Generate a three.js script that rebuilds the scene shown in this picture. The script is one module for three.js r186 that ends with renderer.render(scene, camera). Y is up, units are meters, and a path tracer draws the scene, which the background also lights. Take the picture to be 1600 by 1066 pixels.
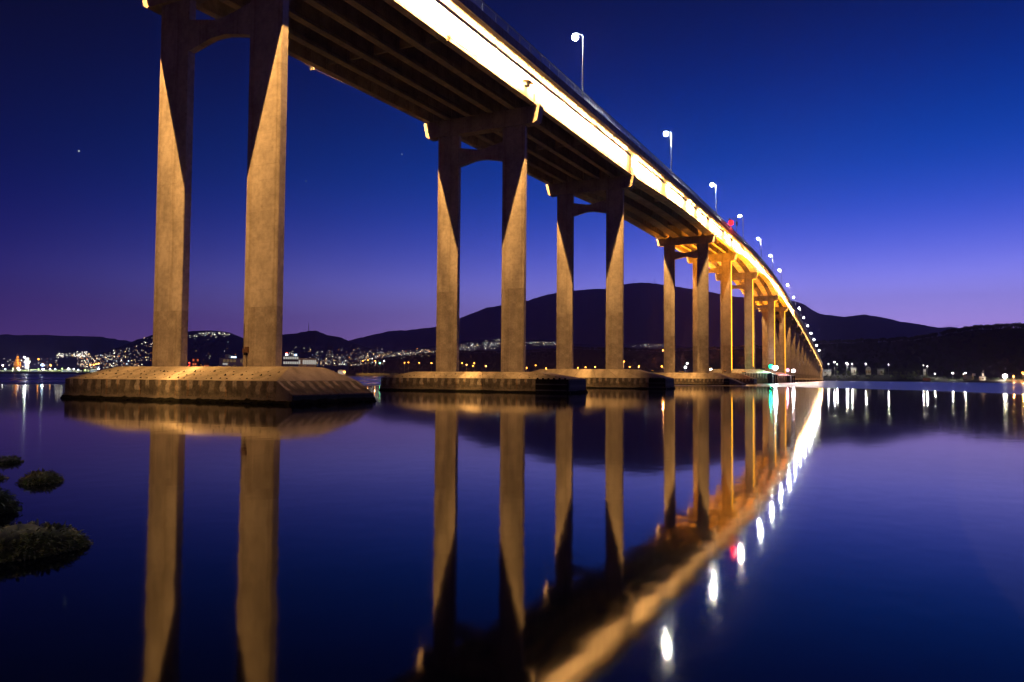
import * as THREE from 'three';
import { mergeGeometries } from 'three/addons/utils/BufferGeometryUtils.js';
import { RectAreaLightUniformsLib } from 'three/addons/lights/RectAreaLightUniformsLib.js';

// ------------------------------------------------------------------ camera, sky, exposure
// Bridge frame: u runs along the bridge away from the camera, v across it (right +), w up. World: x = v, y = w, z = -u.
const W = 1600, H = 1066, FOCAL = 1134, YAW = 25.273 * Math.PI / 180, PITCH = 2.294 * Math.PI / 180, ROLL = 0.43 * Math.PI / 180, CY = 543.8;
const EYE = new THREE.Vector3(43.5, 1.869, 0);
const scene = new THREE.Scene(), FOG = 9e-5;
const camera = new THREE.PerspectiveCamera(2 * Math.atan(H / 2 / FOCAL) * 180 / Math.PI, W / H, 0.1, 40000);
camera.position.copy(EYE);
const FWD = new THREE.Vector3(-Math.sin(YAW) * Math.cos(PITCH), Math.sin(PITCH), -Math.cos(YAW) * Math.cos(PITCH));
camera.lookAt(EYE.clone().add(FWD));
camera.rotateZ(ROLL);
camera.setViewOffset(W, H, 0, -(CY - H / 2), W, H);
camera.updateMatrixWorld(true);
scene.add(camera);

const renderer = new THREE.WebGLRenderer({ antialias: true });
renderer.setSize(1024, 682);
renderer.toneMapping = THREE.LinearToneMapping;
renderer.toneMappingExposure = 1.0;
renderer.shadowMap.enabled = true;
RectAreaLightUniformsLib.init();

const lin = (c) => (c /= 255, c <= 0.04045 ? c / 12.92 : Math.pow((c + 0.055) / 1.055, 2.4));
const clamp = (x, a = 0, b = 1) => Math.min(b, Math.max(a, x));
const smooth = (a, b, x) => { const t = clamp((x - a) / (b - a)); return t * t * (3 - 2 * t); };
const interp = (xs, ys, x) => {
  if (x <= xs[0]) return ys[0];
  for (let i = 1; i < xs.length; i++) if (x <= xs[i]) { const t = (x - xs[i - 1]) / (xs[i] - xs[i - 1]); return ys[i - 1] + (ys[i] - ys[i - 1]) * t; }
  return ys[ys.length - 1];
};
{ // blue hour: a glow over the western horizon (down the bridge and to its right), dark indigo away from it
  const EL = [0, 2.5, 6, 9.5, 14.3, 21, 26.7, 45, 90];
  const GLOW = [[184, 142, 206], [166, 134, 212], [140, 134, 222], [68, 90, 214], [10, 66, 172], [0, 38, 126], [0, 21, 80], [0, 9, 40], [0, 5, 24]];
  const DARK = [[72, 42, 98], [54, 32, 92], [22, 16, 80], [3, 9, 72], [0, 9, 56], [0, 6, 32], [0, 4, 20], [0, 3, 13], [0, 2, 10]];
  const gain = (el) => Math.exp(FOG * Math.min(1300 / Math.sin(Math.max(el, 0.1) * Math.PI / 180), 10500));   // what the haze in front of it takes away
  const gl = [0, 1, 2].map((c) => GLOW.map((p) => lin(p[c]))), dk = [0, 1, 2].map((c) => DARK.map((p) => lin(p[c])));
  const soft = (ys, el) => { let s = 0, n = 0; for (let q = -4; q <= 4; q++) { const w = 5 - Math.abs(q); s += w * interp(EL, ys, Math.max(0, el + q * Math.min(0.9, 0.15 + 0.08 * Math.max(el, 0)))); n += w; } return s / n; };
  const w = 512, h = 256, d = new Float32Array(w * h * 4);
  for (let j = 0; j < h; j++) for (let i = 0; i < w; i++) {
    const el = (j + 0.5) / h * 180 - 90, a = ((i + 0.5) / w - 0.5) * 2 * Math.PI;   // direction x = cos a, z = sin a
    const west = Math.atan2(Math.cos(a), -Math.sin(a)) * 180 / Math.PI;              // bearing from the bridge axis, right +
    const off = Math.abs(((west - 14 + 540) % 360) - 180);
    const t = 1 - smooth(8, 86, off);
    for (let c = 0; c < 3; c++) {
      const g = soft(gl[c], el), k = soft(dk[c], el);
      d[(j * w + i) * 4 + c] = (k + (g - k) * t) * gain(el);
    }
    d[(j * w + i) * 4 + 3] = 1;
  }
  const sky = new THREE.DataTexture(d, w, h, THREE.RGBAFormat, THREE.FloatType);
  sky.mapping = THREE.EquirectangularReflectionMapping; sky.magFilter = THREE.LinearFilter; sky.needsUpdate = true;
  scene.background = sky; scene.environment = sky;
}
const sun = new THREE.DirectionalLight(0xffd9c0, 0.004);       // the last afterglow, below the hills
sun.position.set(300, 120, -1000); sun.shadow.radius = 40; sun.castShadow = true;
sun.shadow.camera.left = -200; sun.shadow.camera.right = 200; sun.shadow.camera.top = 200; sun.shadow.camera.bottom = -200; sun.shadow.camera.far = 3000;
scene.add(sun);
if (FOG) scene.fog = new THREE.FogExp2(new THREE.Color().setRGB(0.58, 0.42, 1), FOG);

// ------------------------------------------------------------------ helpers
let seed = 20240607;
const rnd = () => { seed |= 0; seed = seed + 0x6D2B79F5 | 0; let t = Math.imul(seed ^ seed >>> 15, 1 | seed); t = t + Math.imul(t ^ t >>> 7, 61 | t) ^ t; return ((t ^ t >>> 14) >>> 0) / 4294967296; };
const rr = (a, b) => a + (b - a) * rnd();
const used = {};
const numbered = (n) => { const k = used[n] = (used[n] ?? -1) + 1; return k ? `${n}_${String(k).padStart(3, '0')}` : n; };
const P = (u, v, w) => new THREE.Vector3(v, w, -u);
function tag(o, label, category, group, kind) { o.userData = { ...(label && { label }), ...(category && { category }), ...(group && { group }), ...(kind && { kind }) }; return o; }
function shadows(o) { o.castShadow = o.receiveShadow = true; return o; }
function mesh(name, geos, mat, parent = scene) {
  const g = Array.isArray(geos) ? (geos.length > 1 ? mergeGeometries(geos.map(plain), false) : geos[0]) : geos;
  const m = shadows(new THREE.Mesh(g, mat));
  m.name = parent === scene ? numbered(name) : name;
  parent.add(m); return m;
}
function plain(g) { const n = g.index ? g.toNonIndexed() : g; for (const k of Object.keys(n.attributes)) if (!['position', 'normal', 'uv'].includes(k)) n.deleteAttribute(k); if (!n.attributes.uv) uvBox(n); if (!n.attributes.normal) n.computeVertexNormals(); return n; }
function group(name, parent = scene, pos) { const g = new THREE.Group(); g.name = parent === scene ? numbered(name) : name; if (pos) g.position.copy(pos); parent.add(g); return g; }
function uvBox(g, s = 1, ox = 0, oy = 0) { // uv in metres, by the main direction of each face
  const p = g.attributes.position, uv = new Float32Array(p.count * 2), a = new THREE.Vector3(), b = new THREE.Vector3(), c = new THREE.Vector3(), n = new THREE.Vector3();
  for (let i = 0; i < p.count; i += 3) {
    a.fromBufferAttribute(p, i); b.fromBufferAttribute(p, i + 1); c.fromBufferAttribute(p, i + 2);
    n.subVectors(b, a).cross(c.clone().sub(a));
    const x = Math.abs(n.x), y = Math.abs(n.y), z = Math.abs(n.z);
    [a, b, c].forEach((q, k) => { const [U, V] = y > x && y > z ? [q.x, q.z] : x > z ? [q.z, q.y] : [q.x, q.y]; uv[(i + k) * 2] = (U + ox) * s; uv[(i + k) * 2 + 1] = (V + oy) * s; });
  }
  g.setAttribute('uv', new THREE.BufferAttribute(uv, 2)); return g;
}
function tris(list) { // flat-shaded geometry from triangles of Vector3
  const g = new THREE.BufferGeometry(), a = new Float32Array(list.length * 9);
  list.forEach((t, i) => t.forEach((q, k) => q.toArray(a, i * 9 + k * 3)));
  g.setAttribute('position', new THREE.BufferAttribute(a, 3)); g.computeVertexNormals(); return uvBox(g);
}
function loft(us, section, cap = true) { // section(u) -> closed polygon [[v, w], ...], counter-clockwise seen from the near end
  const T = [], rings = us.map((u) => section(u).map(([v, w]) => P(u, v, w))), n = rings[0].length;
  for (let i = 0; i + 1 < rings.length; i++) for (let k = 0; k < n; k++) {
    const a = rings[i][k], b = rings[i][(k + 1) % n], c = rings[i + 1][(k + 1) % n], d = rings[i + 1][k];
    T.push([a, d, b], [b, d, c]);
  }
  if (cap) {
    const flat = (r) => r.map((q) => new THREE.Vector2(q.x, q.y));
    for (const [r, f] of [[rings[0], 0], [rings[rings.length - 1], 1]]) for (const [i, j, k] of THREE.ShapeUtils.triangulateShape(flat(r), [])) T.push(f ? [r[k], r[j], r[i]] : [r[i], r[j], r[k]]);
  }
  return tris(T);
}
function prismU(poly, u0, u1) { return loft([u0, u1], () => poly); }
function boxUVW(u0, u1, v0, v1, w0, w1, ch = 0) {
  if (!ch) return prismU([[v0, w0], [v1, w0], [v1, w1], [v0, w1]], u0, u1);
  // vertical edges chamfered: loft upwards
  const ring = (w) => [[u0 + ch, v0], [u0, v0 + ch], [u0, v1 - ch], [u0 + ch, v1], [u1 - ch, v1], [u1, v1 - ch], [u1, v0 + ch], [u1 - ch, v0]].map(([u, v]) => P(u, v, w));
  const lo = ring(w0), hi = ring(w1), T = [];
  for (let k = 0; k < 8; k++) { const m = (k + 1) % 8; T.push([lo[k], lo[m], hi[k]], [lo[m], hi[m], hi[k]]); }
  for (let k = 1; k < 7; k++) { T.push([hi[0], hi[k], hi[k + 1]], [lo[0], lo[k + 1], lo[k]]); }
  return tris(T);
}
function slab(a, b, c, d, thick, gap = 0) { // a flat plate under the quad a b c d (counter-clockwise from outside), drawn in by gap
  const m = a.clone().add(b).add(c).add(d).multiplyScalar(0.25);
  const q = [a, b, c, d].map((p, i, all) => { const n1 = all[(i + 1) % 4].clone().sub(p).normalize(), n2 = all[(i + 3) % 4].clone().sub(p).normalize(); return p.clone().addScaledVector(n1, gap).addScaledVector(n2, gap); });
  const nrm = b.clone().sub(a).cross(d.clone().sub(a)).normalize();
  const lo = q.map((p) => p.clone().addScaledVector(nrm, -thick)), bev = Math.min(0.025, thick / 3);
  const top = q.map((p) => p.clone().lerp(m, bev / Math.max(0.3, p.distanceTo(m)))), mid = q.map((p) => p.clone().addScaledVector(nrm, -bev));
  const T = [[top[0], top[1], top[2]], [top[0], top[2], top[3]]];
  for (let k = 0; k < 4; k++) { const n = (k + 1) % 4; T.push([mid[k], mid[n], top[n]], [mid[k], top[n], top[k]], [lo[k], lo[n], mid[n]], [lo[k], mid[n], mid[k]]); }
  T.push([lo[0], lo[2], lo[1]], [lo[0], lo[3], lo[2]]);
  return tris(T);
}
function bar(a, b, r, sides = 6, r2 = r) { const l = a.distanceTo(b), g = new THREE.CylinderGeometry(r2, r, l, sides, 1); g.applyQuaternion(new THREE.Quaternion().setFromUnitVectors(new THREE.Vector3(0, 1, 0), b.clone().sub(a).normalize())); g.translate((a.x + b.x) / 2, (a.y + b.y) / 2, (a.z + b.z) / 2); return g; }
function bx(w, h, d, x, y, z) { const g = new THREE.BoxGeometry(w, h, d); g.translate(x, y, z); return g; }

// tileable value noise for textures, plain value noise for shapes
const hash = (x, y, s) => { let h = Math.imul(x, 374761393) + Math.imul(y, 668265263) + Math.imul(s, 1274126177); h = Math.imul(h ^ h >>> 13, 1103515245); return ((h ^ h >>> 16) >>> 0) / 4294967296; };
function vnoise(x, y, s, px = 1 << 20, py = px) {
  const i = Math.floor(x), j = Math.floor(y), f = x - i, g = y - j, a = f * f * (3 - 2 * f), b = g * g * (3 - 2 * g), m = (k, p) => ((k % p) + p) % p;
  const h = (p, q) => hash(m(p, px), m(q, py), s);
  return (h(i, j) * (1 - a) + h(i + 1, j) * a) * (1 - b) + (h(i, j + 1) * (1 - a) + h(i + 1, j + 1) * a) * b;
}
function fbm(x, y, s, oct = 4, px, py) { let r = 0, a = 0.5, n = 0; for (let k = 0; k < oct; k++) { r += a * vnoise(x, y, s + k, px, py); n += a; x *= 2; y *= 2; a *= 0.5; if (px) { px *= 2; py *= 2; } } return r / n; }
function tex(w, h, fn, srgb = false) {
  const d = new Uint8Array(w * h * 4);
  for (let j = 0; j < h; j++) for (let i = 0; i < w; i++) { const c = fn(i / w, j / h), k = (j * w + i) * 4; for (let q = 0; q < 3; q++) d[k + q] = clamp((srgb ? Math.pow(clamp(c[q]), 1 / 2.2) : c[q]) * 255, 0, 255); d[k + 3] = 255; }
  const t = new THREE.DataTexture(d, w, h); t.wrapS = t.wrapT = THREE.RepeatWrapping; t.magFilter = THREE.LinearFilter; t.minFilter = THREE.LinearMipmapLinearFilter; t.generateMipmaps = true;
  if (srgb) t.colorSpace = THREE.SRGBColorSpace;
  t.needsUpdate = true; return t;
}
const scaled = (t, sx, sy = sx) => { const c = t.clone(); c.repeat.set(sx, sy); c.needsUpdate = true; return c; };
const std = (color, roughness = 0.8, extra = {}) => new THREE.MeshStandardMaterial({ color: new THREE.Color().setRGB(...color), roughness, ...extra });
const glow = (color, k) => { const m = new THREE.MeshStandardMaterial({ color: 0x000000, roughness: 1 }); m.emissive.setRGB(...color); m.emissiveIntensity = k; return m; };

// ------------------------------------------------------------------ materials
const concreteMap = tex(1024, 1024, (x, y) => { // 8 m square: cast concrete, vertical runs, faint board marks every 1.14 m
  const q = fbm(x * 6, y * 6, 3, 6, 6, 6), b = 0.5 + 0.62 * q, run = fbm(x * 40, y * 2, 11, 4, 40, 2), board = Math.abs(((y * 7) % 1) - 0.5) > 0.485 ? 0.9 : 1, pore = vnoise(x * 256, y * 256, 31, 256, 256) > 0.93 ? 0.78 : 1;
  const fine = 0.9 + 0.2 * vnoise(x * 400, y * 400, 5, 400, 400), drip = smooth(0.62, 0.78, fbm(x * 24, y * 1, 17, 4, 24, 1)), k = b * (0.66 + 0.2 * run + 0.46 * fbm(x * 34, y * 34, 51, 4, 34, 34)) * (1 - 0.16 * drip) * board * pore * fine;
  return [k, k * (0.965 - 0.02 * drip), k * (0.91 - 0.06 * drip)];
}, true);
const concreteBump = tex(1024, 1024, (x, y) => { const v = 0.5 * fbm(x * 64, y * 64, 21, 4, 64, 64) + 0.35 * vnoise(x * 300, y * 300, 8, 300, 300) + (Math.abs(((y * 7) % 1) - 0.5) > 0.485 ? 0 : 0.15); return [v, v, v]; });
const mottleMap = tex(512, 512, (x, y) => { const n = fbm(x * 10, y * 10, 71, 5, 10, 10), f = vnoise(x * 200, y * 200, 72, 200, 200), k = clamp(0.45 + 0.75 * n + 0.18 * (f - 0.5), 0.2, 1); return [k, k * 0.96, k * (0.86 + 0.06 * n)]; }, true);
const concrete = std([0.52, 0.495, 0.455], 0.88, { map: scaled(concreteMap, 1 / 8), bumpMap: scaled(concreteBump, 1 / 8), bumpScale: 0.012 });
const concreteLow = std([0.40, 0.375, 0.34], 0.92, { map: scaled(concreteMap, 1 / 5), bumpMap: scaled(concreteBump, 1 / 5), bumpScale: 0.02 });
const concretePlates = [[0.5, 0.47, 0.41], [0.44, 0.41, 0.36], [0.55, 0.51, 0.44]].map((c, k) => std(c, 0.9, { map: scaled(mottleMap, 1 / 7), bumpMap: scaled(concreteBump, 1 / 3), bumpScale: 0.02 }));
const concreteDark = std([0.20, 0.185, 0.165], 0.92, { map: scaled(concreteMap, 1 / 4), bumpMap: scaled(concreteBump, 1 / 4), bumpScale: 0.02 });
const stainMap = tex(1024, 256, (x, y) => { // 8.4 m by 1.3 m: dark weathering with uneven pale tongues left below the lip, about one a metre
  const wob = (k, a) => a * (fbm(x * k, y * 5, 5 + k, 4, k, 5) - 0.5), c = x * 8 + wob(8, 0.3) + wob(48, 0.16), cell = ((Math.floor(c) % 8) + 8) % 8, f = Math.abs((((c % 1) + 1) % 1) - 0.5);
  const n = fbm(x * 32, y * 6, 4, 5, 32, 6), fine = fbm(x * 96, y * 16, 14, 3, 96, 16), top = 1 - y, len = 0.3 + 0.3 * hash(cell, 3, 9), wid = 0.17 + 0.09 * hash(cell, 5, 4);
  const tongue = smooth(wid + 0.07, wid - 0.06, f + 0.16 * (n - 0.5)) * smooth(len + 0.16, len - 0.08, top + 0.4 * (n - 0.5)) * (0.5 + 0.5 * hash(cell, 7, 2)) * (0.7 + 0.6 * (fine - 0.3));
  const low = smooth(0.6, 0.85, top + 0.2 * (n - 0.5)), rust = smooth(0.66, 0.8, fbm(x * 40, y * 1.0, 23, 3, 40, 1)), d = 0.035 + 0.17 * n * (0.5 + fine) + 0.42 * tongue + 0.10 * low * fine;
  return [d * (1 + 0.3 * rust), d * (0.9 + 0.06 * tongue), d * (0.72 + 0.16 * tongue - 0.2 * rust)];
}, true);
const stained = std([0.78, 0.76, 0.72], 0.92, { map: stainMap, bumpMap: scaled(concreteBump, 4, 1), bumpScale: 0.02 });
const matte = (color, extra = {}) => new THREE.MeshPhysicalMaterial({ color: new THREE.Color().setRGB(...color), roughness: 0.9, specularIntensity: 0.12, ...extra });
const weedDark = matte([0.006, 0.0065, 0.004]);
const weedGreen = std([0.055, 0.06, 0.018], 0.85);
const timberDark = matte([0.012, 0.011, 0.012]);
const steel = std([0.30, 0.31, 0.32], 0.45, { metalness: 0.6 });
const steelDark = std([0.05, 0.05, 0.055], 0.55, { metalness: 0.4 });
const railPaint = std([0.62, 0.63, 0.66], 0.55);
const polePaint = std([0.5, 0.5, 0.5], 0.5);
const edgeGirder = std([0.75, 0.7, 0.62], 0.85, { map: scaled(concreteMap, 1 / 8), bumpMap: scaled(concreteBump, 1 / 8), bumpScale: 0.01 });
const asphalt = std([0.05, 0.05, 0.05], 0.9);
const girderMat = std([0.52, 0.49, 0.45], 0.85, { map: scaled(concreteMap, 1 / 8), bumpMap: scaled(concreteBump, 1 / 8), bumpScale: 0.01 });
const WARM = [1, 0.49, 0.14], AMBER = [1, 0.42, 0.02], COOL = [1, 0.98, 0.88];
const warmTube = glow([1, 0.46, 0.12], 34), amberTube = glow(AMBER, 3.4), coolBulb = glow(COOL, 120);

// ------------------------------------------------------------------ rays of the photograph, to find where far things stand
const camInv = { f: FWD.clone(), r: new THREE.Vector3(Math.cos(YAW), 0, -Math.sin(YAW)) };
camInv.u = new THREE.Vector3().crossVectors(camInv.r, camInv.f);
function ray(x, y) {
  const c = Math.cos(ROLL), s = Math.sin(ROLL), X = x - 800, Y = y - CY, a = c * X + s * Y, b = -s * X + c * Y;
  return new THREE.Vector3().addScaledVector(camInv.f, FOCAL).addScaledVector(camInv.r, a).addScaledVector(camInv.u, -b);
}
const spot = (x, y, d) => { const r = ray(x, y), k = d / Math.hypot(r.x, r.z); return EYE.clone().addScaledVector(r, k); };   // at ground range d
const bearing = (x, y = 588) => { const r = ray(x, y); return Math.atan2(r.x, -r.z); };
const rise = (x, y) => { const r = ray(x, y); return r.y / Math.hypot(r.x, r.z); };
const polar = (th, r, y) => new THREE.Vector3(EYE.x + r * Math.sin(th), y, -r * Math.cos(th));

// ------------------------------------------------------------------ water: calm near the shore, ruffled by a breeze further out
{
  const rim = (th) => interp([-1.2, -0.6, -0.15, -0.03, 0.17, 0.6], [138, 150, 185, 172, 122, 120], th) + 14 * (vnoise(th * 9 + 50, 0, 77) - 0.5) + 5 * (vnoise(th * 60 + 90, 0, 78) - 0.5);
  const ring = (r0, r1, n = 720, skip) => {
    const T = [];
    for (let i = 0; i < n; i++) {
      const a = i / n * 2 * Math.PI - Math.PI, b = (i + 1) / n * 2 * Math.PI - Math.PI;
      const p = polar(a, r0(a), 0), q = polar(b, r0(b), 0), s = polar(b, r1(b), 0), t = polar(a, r1(a), 0);
      if (r0(a) > 0) T.push([p, q, s]);
      T.push([p, s, t]);
    }
    return tris(T);
  };
  const calm = new THREE.MeshPhysicalMaterial({ color: new THREE.Color().setRGB(0.0015, 0.0015, 0.004), roughness: 0.055, ior: 1.32 });
  const ripple = tex(512, 512, (x, y) => { const v = fbm(x * 9, y * 9, 41, 2, 9, 9); return [v, v, v]; });
  calm.bumpMap = scaled(ripple, 1 / 4); calm.bumpScale = 0.0011;
  const breeze = new THREE.MeshPhysicalMaterial({ color: new THREE.Color().setRGB(0.002, 0.002, 0.006), roughness: 0.34, ior: 1.6 });
  const between = breeze.clone(); between.roughness = 0.26;
  const band = (f) => (th) => rim(th) * f;
  const left = (th) => 0.42 * smooth(-0.45, -0.6, th) * smooth(-1.6, -1.3, th), a0 = (th) => rim(th) * 1.25, a1 = (th) => rim(th) * (1.25 + left(th)), b0 = (th) => rim(th) * 2.1, b1 = (th) => rim(th) * (2.1 + 1.5 * left(th));
  for (const [a, b, m] of [[() => 0, rim, calm], [rim, a0, breeze], [a0, a1, between], [a1, b0, breeze], [b0, b1, between], [b1, () => 9000, breeze]])
    tag(mesh('water', ring(a, b), m), null, null, null, 'structure').castShadow = false;
}

// ------------------------------------------------------------------ the bridge
const PIER_U = [-3.27, 39.4, 82.07, 124.74, 208.55, 250.1, 306.99, 395.23, 456.77];
for (let k = 1; k <= 11; k++) PIER_U.push(456.77 + 42.67 * k);
const DU = 0.68, UC = PIER_U.map((u) => u + DU / 2), END_U = UC[19] + 24;
const RAIL_U = [-60, 0, 65, 84.4, 105, 126.4, 165, 218, 258, 294, 340, 398, 464, 527, 651, 800, 902, 980], RAIL_W = [33.8, 37.2, 40.9, 42.0, 43.1, 44.35, 46.4, 48.75, 50.4, 51.8, 52.6, 52.3, 50.0, 46.9, 40.4, 31.2, 24.6, 19.6];
function railTop(u) { let s = 0; for (const [d, k] of [[-18, 1], [-9, 2], [0, 3], [9, 2], [18, 1]]) s += k * interp(RAIL_U, RAIL_W, u + d); return s / 9; }
const DEPTH = PIER_U.map((u, i) => [6.0, 6.0, 6.1, 6.3, 5.9, 6.0, 6.9, 7.3, 5.7][i] ?? 6.0);   // rail top down to the girder soffit at each pier
const SLAB = 2.75;
const bridge = group('bridge', scene, P(0, 0, 0));
tag(bridge, 'long concrete road bridge on tall twin columns with a brightly floodlit edge', 'bridge');

function soffit(i, u) { // depth below the rail of the girders in span i (pier i to i + 1)
  const a = UC[i], b = i < 19 ? UC[i + 1] : END_U, t = clamp((u - a) / (b - a)), d0 = DEPTH[i], d1 = i < 19 ? DEPTH[i + 1] : 6.0;
  const base = d0 + (d1 - d0) * t, arch = [0, 0, 0, 0.55, 0, 1.3, 2.6, 1.3][i] ?? 0;
  return base - arch * Math.sin(Math.PI * t) ** 1.2;
}
const samples = (a, b, n) => Array.from({ length: n + 1 }, (_, k) => a + (b - a) * k / n);
const iGirder = (v, tw, fw, fh) => (d) => [[v - fw / 2, -d], [v + fw / 2, -d], [v + fw / 2, -d + fh], [v + tw / 2, -d + fh + 0.25], [v + tw / 2, -SLAB - 0.3], [v + fw / 2, -SLAB], [v - fw / 2, -SLAB], [v - tw / 2, -SLAB - 0.3], [v - tw / 2, -d + fh + 0.25], [v - fw / 2, -d + fh]];
const plateGirder = (v, wd) => (d) => [[v - wd / 2, -d], [v + wd / 2, -d], [v + wd / 2, -SLAB], [v - wd / 2, -SLAB]];
const seats = [];
for (let i = 0; i <= 19; i++) {
  const a = i ? UC[i] : -58, b = i < 19 ? UC[i + 1] : END_U, n = Math.max(6, Math.round((b - a) / 6)), us = samples(a + 0.03, b - 0.03, n);
  const R = us.map(railTop), at = new Map(us.map((u, k) => [u, R[k]]));
  const rel = (poly) => (u) => poly.map(([v, w]) => [v, at.get(u) + w]);
  mesh('deck_slab', loft(us, rel([[-9.04, -2.2], [-8.4, -SLAB + 0.1], [-8.3, -SLAB], [8.3, -SLAB], [8.4, -SLAB + 0.1], [9.04, -2.2], [8.72, -2.0], [8.72, -1.75], [-8.72, -1.75], [-8.72, -2.0]])), concrete, bridge);
  mesh('road_surface', loft(us, rel([[-7.2, -1.746], [7.2, -1.746], [7.2, -1.70], [-7.2, -1.70]])), asphalt, bridge);
  for (const s of [1, -1]) mesh('parapet', loft(us, rel(s > 0 ? [[8.74, -2.196], [9.02, -2.196], [9.02, -1.18], [8.74, -1.18]] : [[-9.02, -2.196], [-8.74, -2.196], [-8.74, -1.18], [-9.02, -1.18]])), concrete, bridge);
  const steelSpan = i === 3, wide = i >= 5 && i <= 7;
  const lines = steelSpan || wide ? [-6.9, -2.4, 2.4, 6.9] : [-7.7, -4.7, -1.6, 1.6, 4.7, 7.7];
  for (const v of lines) {
    const sec = steelSpan || wide ? plateGirder(v, 2.4) : iGirder(v, 0.35, 0.8, 0.3);
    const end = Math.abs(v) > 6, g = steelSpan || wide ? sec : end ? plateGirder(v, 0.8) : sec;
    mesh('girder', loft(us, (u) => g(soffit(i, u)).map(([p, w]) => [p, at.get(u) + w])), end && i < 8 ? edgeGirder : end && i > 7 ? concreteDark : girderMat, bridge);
  }
  if (i < 9) { // cross beams between the girders
    const cs = [], m = steelSpan || wide ? 5 : 2, w0 = steelSpan || wide ? 1.2 : 0.175;
    for (let k = 1; k < m; k++) { const u = a + (b - a) * k / m, r = railTop(u); for (let j = 0; j + 1 < lines.length; j++) cs.push(boxUVW(u - 0.14, u + 0.14, lines[j] + w0 + 0.002, lines[j + 1] - w0 - 0.002, r - soffit(i, u) + 0.75, r - SLAB - 0.01)); }
    for (const c of cs) mesh('cross_beam', c, girderMat, bridge);
  }
  for (const s of [1, -1]) { // service pipes and cable tray under the edge
    if (s < 0 && i > 8) continue;
    const pipes = [[8.22, -2.95, 0.07], [8.32, -3.2, 0.05]].map(([v, w, r]) => loft(us, (u) => Array.from({ length: 6 }, (_, k) => [s * v + r * Math.cos(k * Math.PI / 3), at.get(u) + w + r * Math.sin(k * Math.PI / 3)])));
    for (const p of pipes) mesh('service_pipe', p, steelDark, bridge);
  }
  for (const s of [1, -1]) { // railing
    const rail = group('railing', bridge), near = s > 0 && i >= 1 && i <= 5, v = s * 8.88;
    mesh('top_rail', loft(us, rel([[v - 0.06, -0.1], [v + 0.06, -0.1], [v + 0.06, 0], [v - 0.06, 0]])), railPaint, rail);
    mesh('bottom_rail', loft(us, rel([[v - 0.04, -1.1], [v + 0.04, -1.1], [v + 0.04, -1.02], [v - 0.04, -1.02]])), railPaint, rail);
    const np = Math.round((b - a) / 3.05), pg = bx(0.12, 1.18, 0.14, 0, -0.59, 0); pg.computeBoundingBox();
    if (near) for (let k = 0; k < np; k++) { const u = a + (k + 0.5) * (b - a) / np, m = mesh('post', uvBox(pg.toNonIndexed()), railPaint, rail); m.position.copy(P(u, v, railTop(u) - 0.003)); }
    else { const gs = []; for (let k = 0; k < np; k++) { const u = a + (k + 0.5) * (b - a) / np; gs.push(bx(0.12, 1.18, 0.14, v, railTop(u) - 0.593, -u)); } tag(mesh('post', gs, railPaint, rail), null, null, null, 'stuff'); }
    const step = near ? 0.16 : i < 9 && s > 0 ? 0.3 : 0.8, wb = near ? 0.025 : step * 0.24, bs = [];
    for (let u = a + 0.1; u < b - 0.1; u += step) bs.push(bx(near ? 0.022 : 0.05, 0.93, wb, v, railTop(u) - 0.56, -u));
    tag(mesh('baluster', bs, railPaint, rail), null, null, null, 'stuff');
  }
}
mesh('abutment', boxUVW(END_U - 4, END_U + 30, -8.4, 8.4, -1, railTop(END_U) - 6.05), concrete, bridge);

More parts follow.
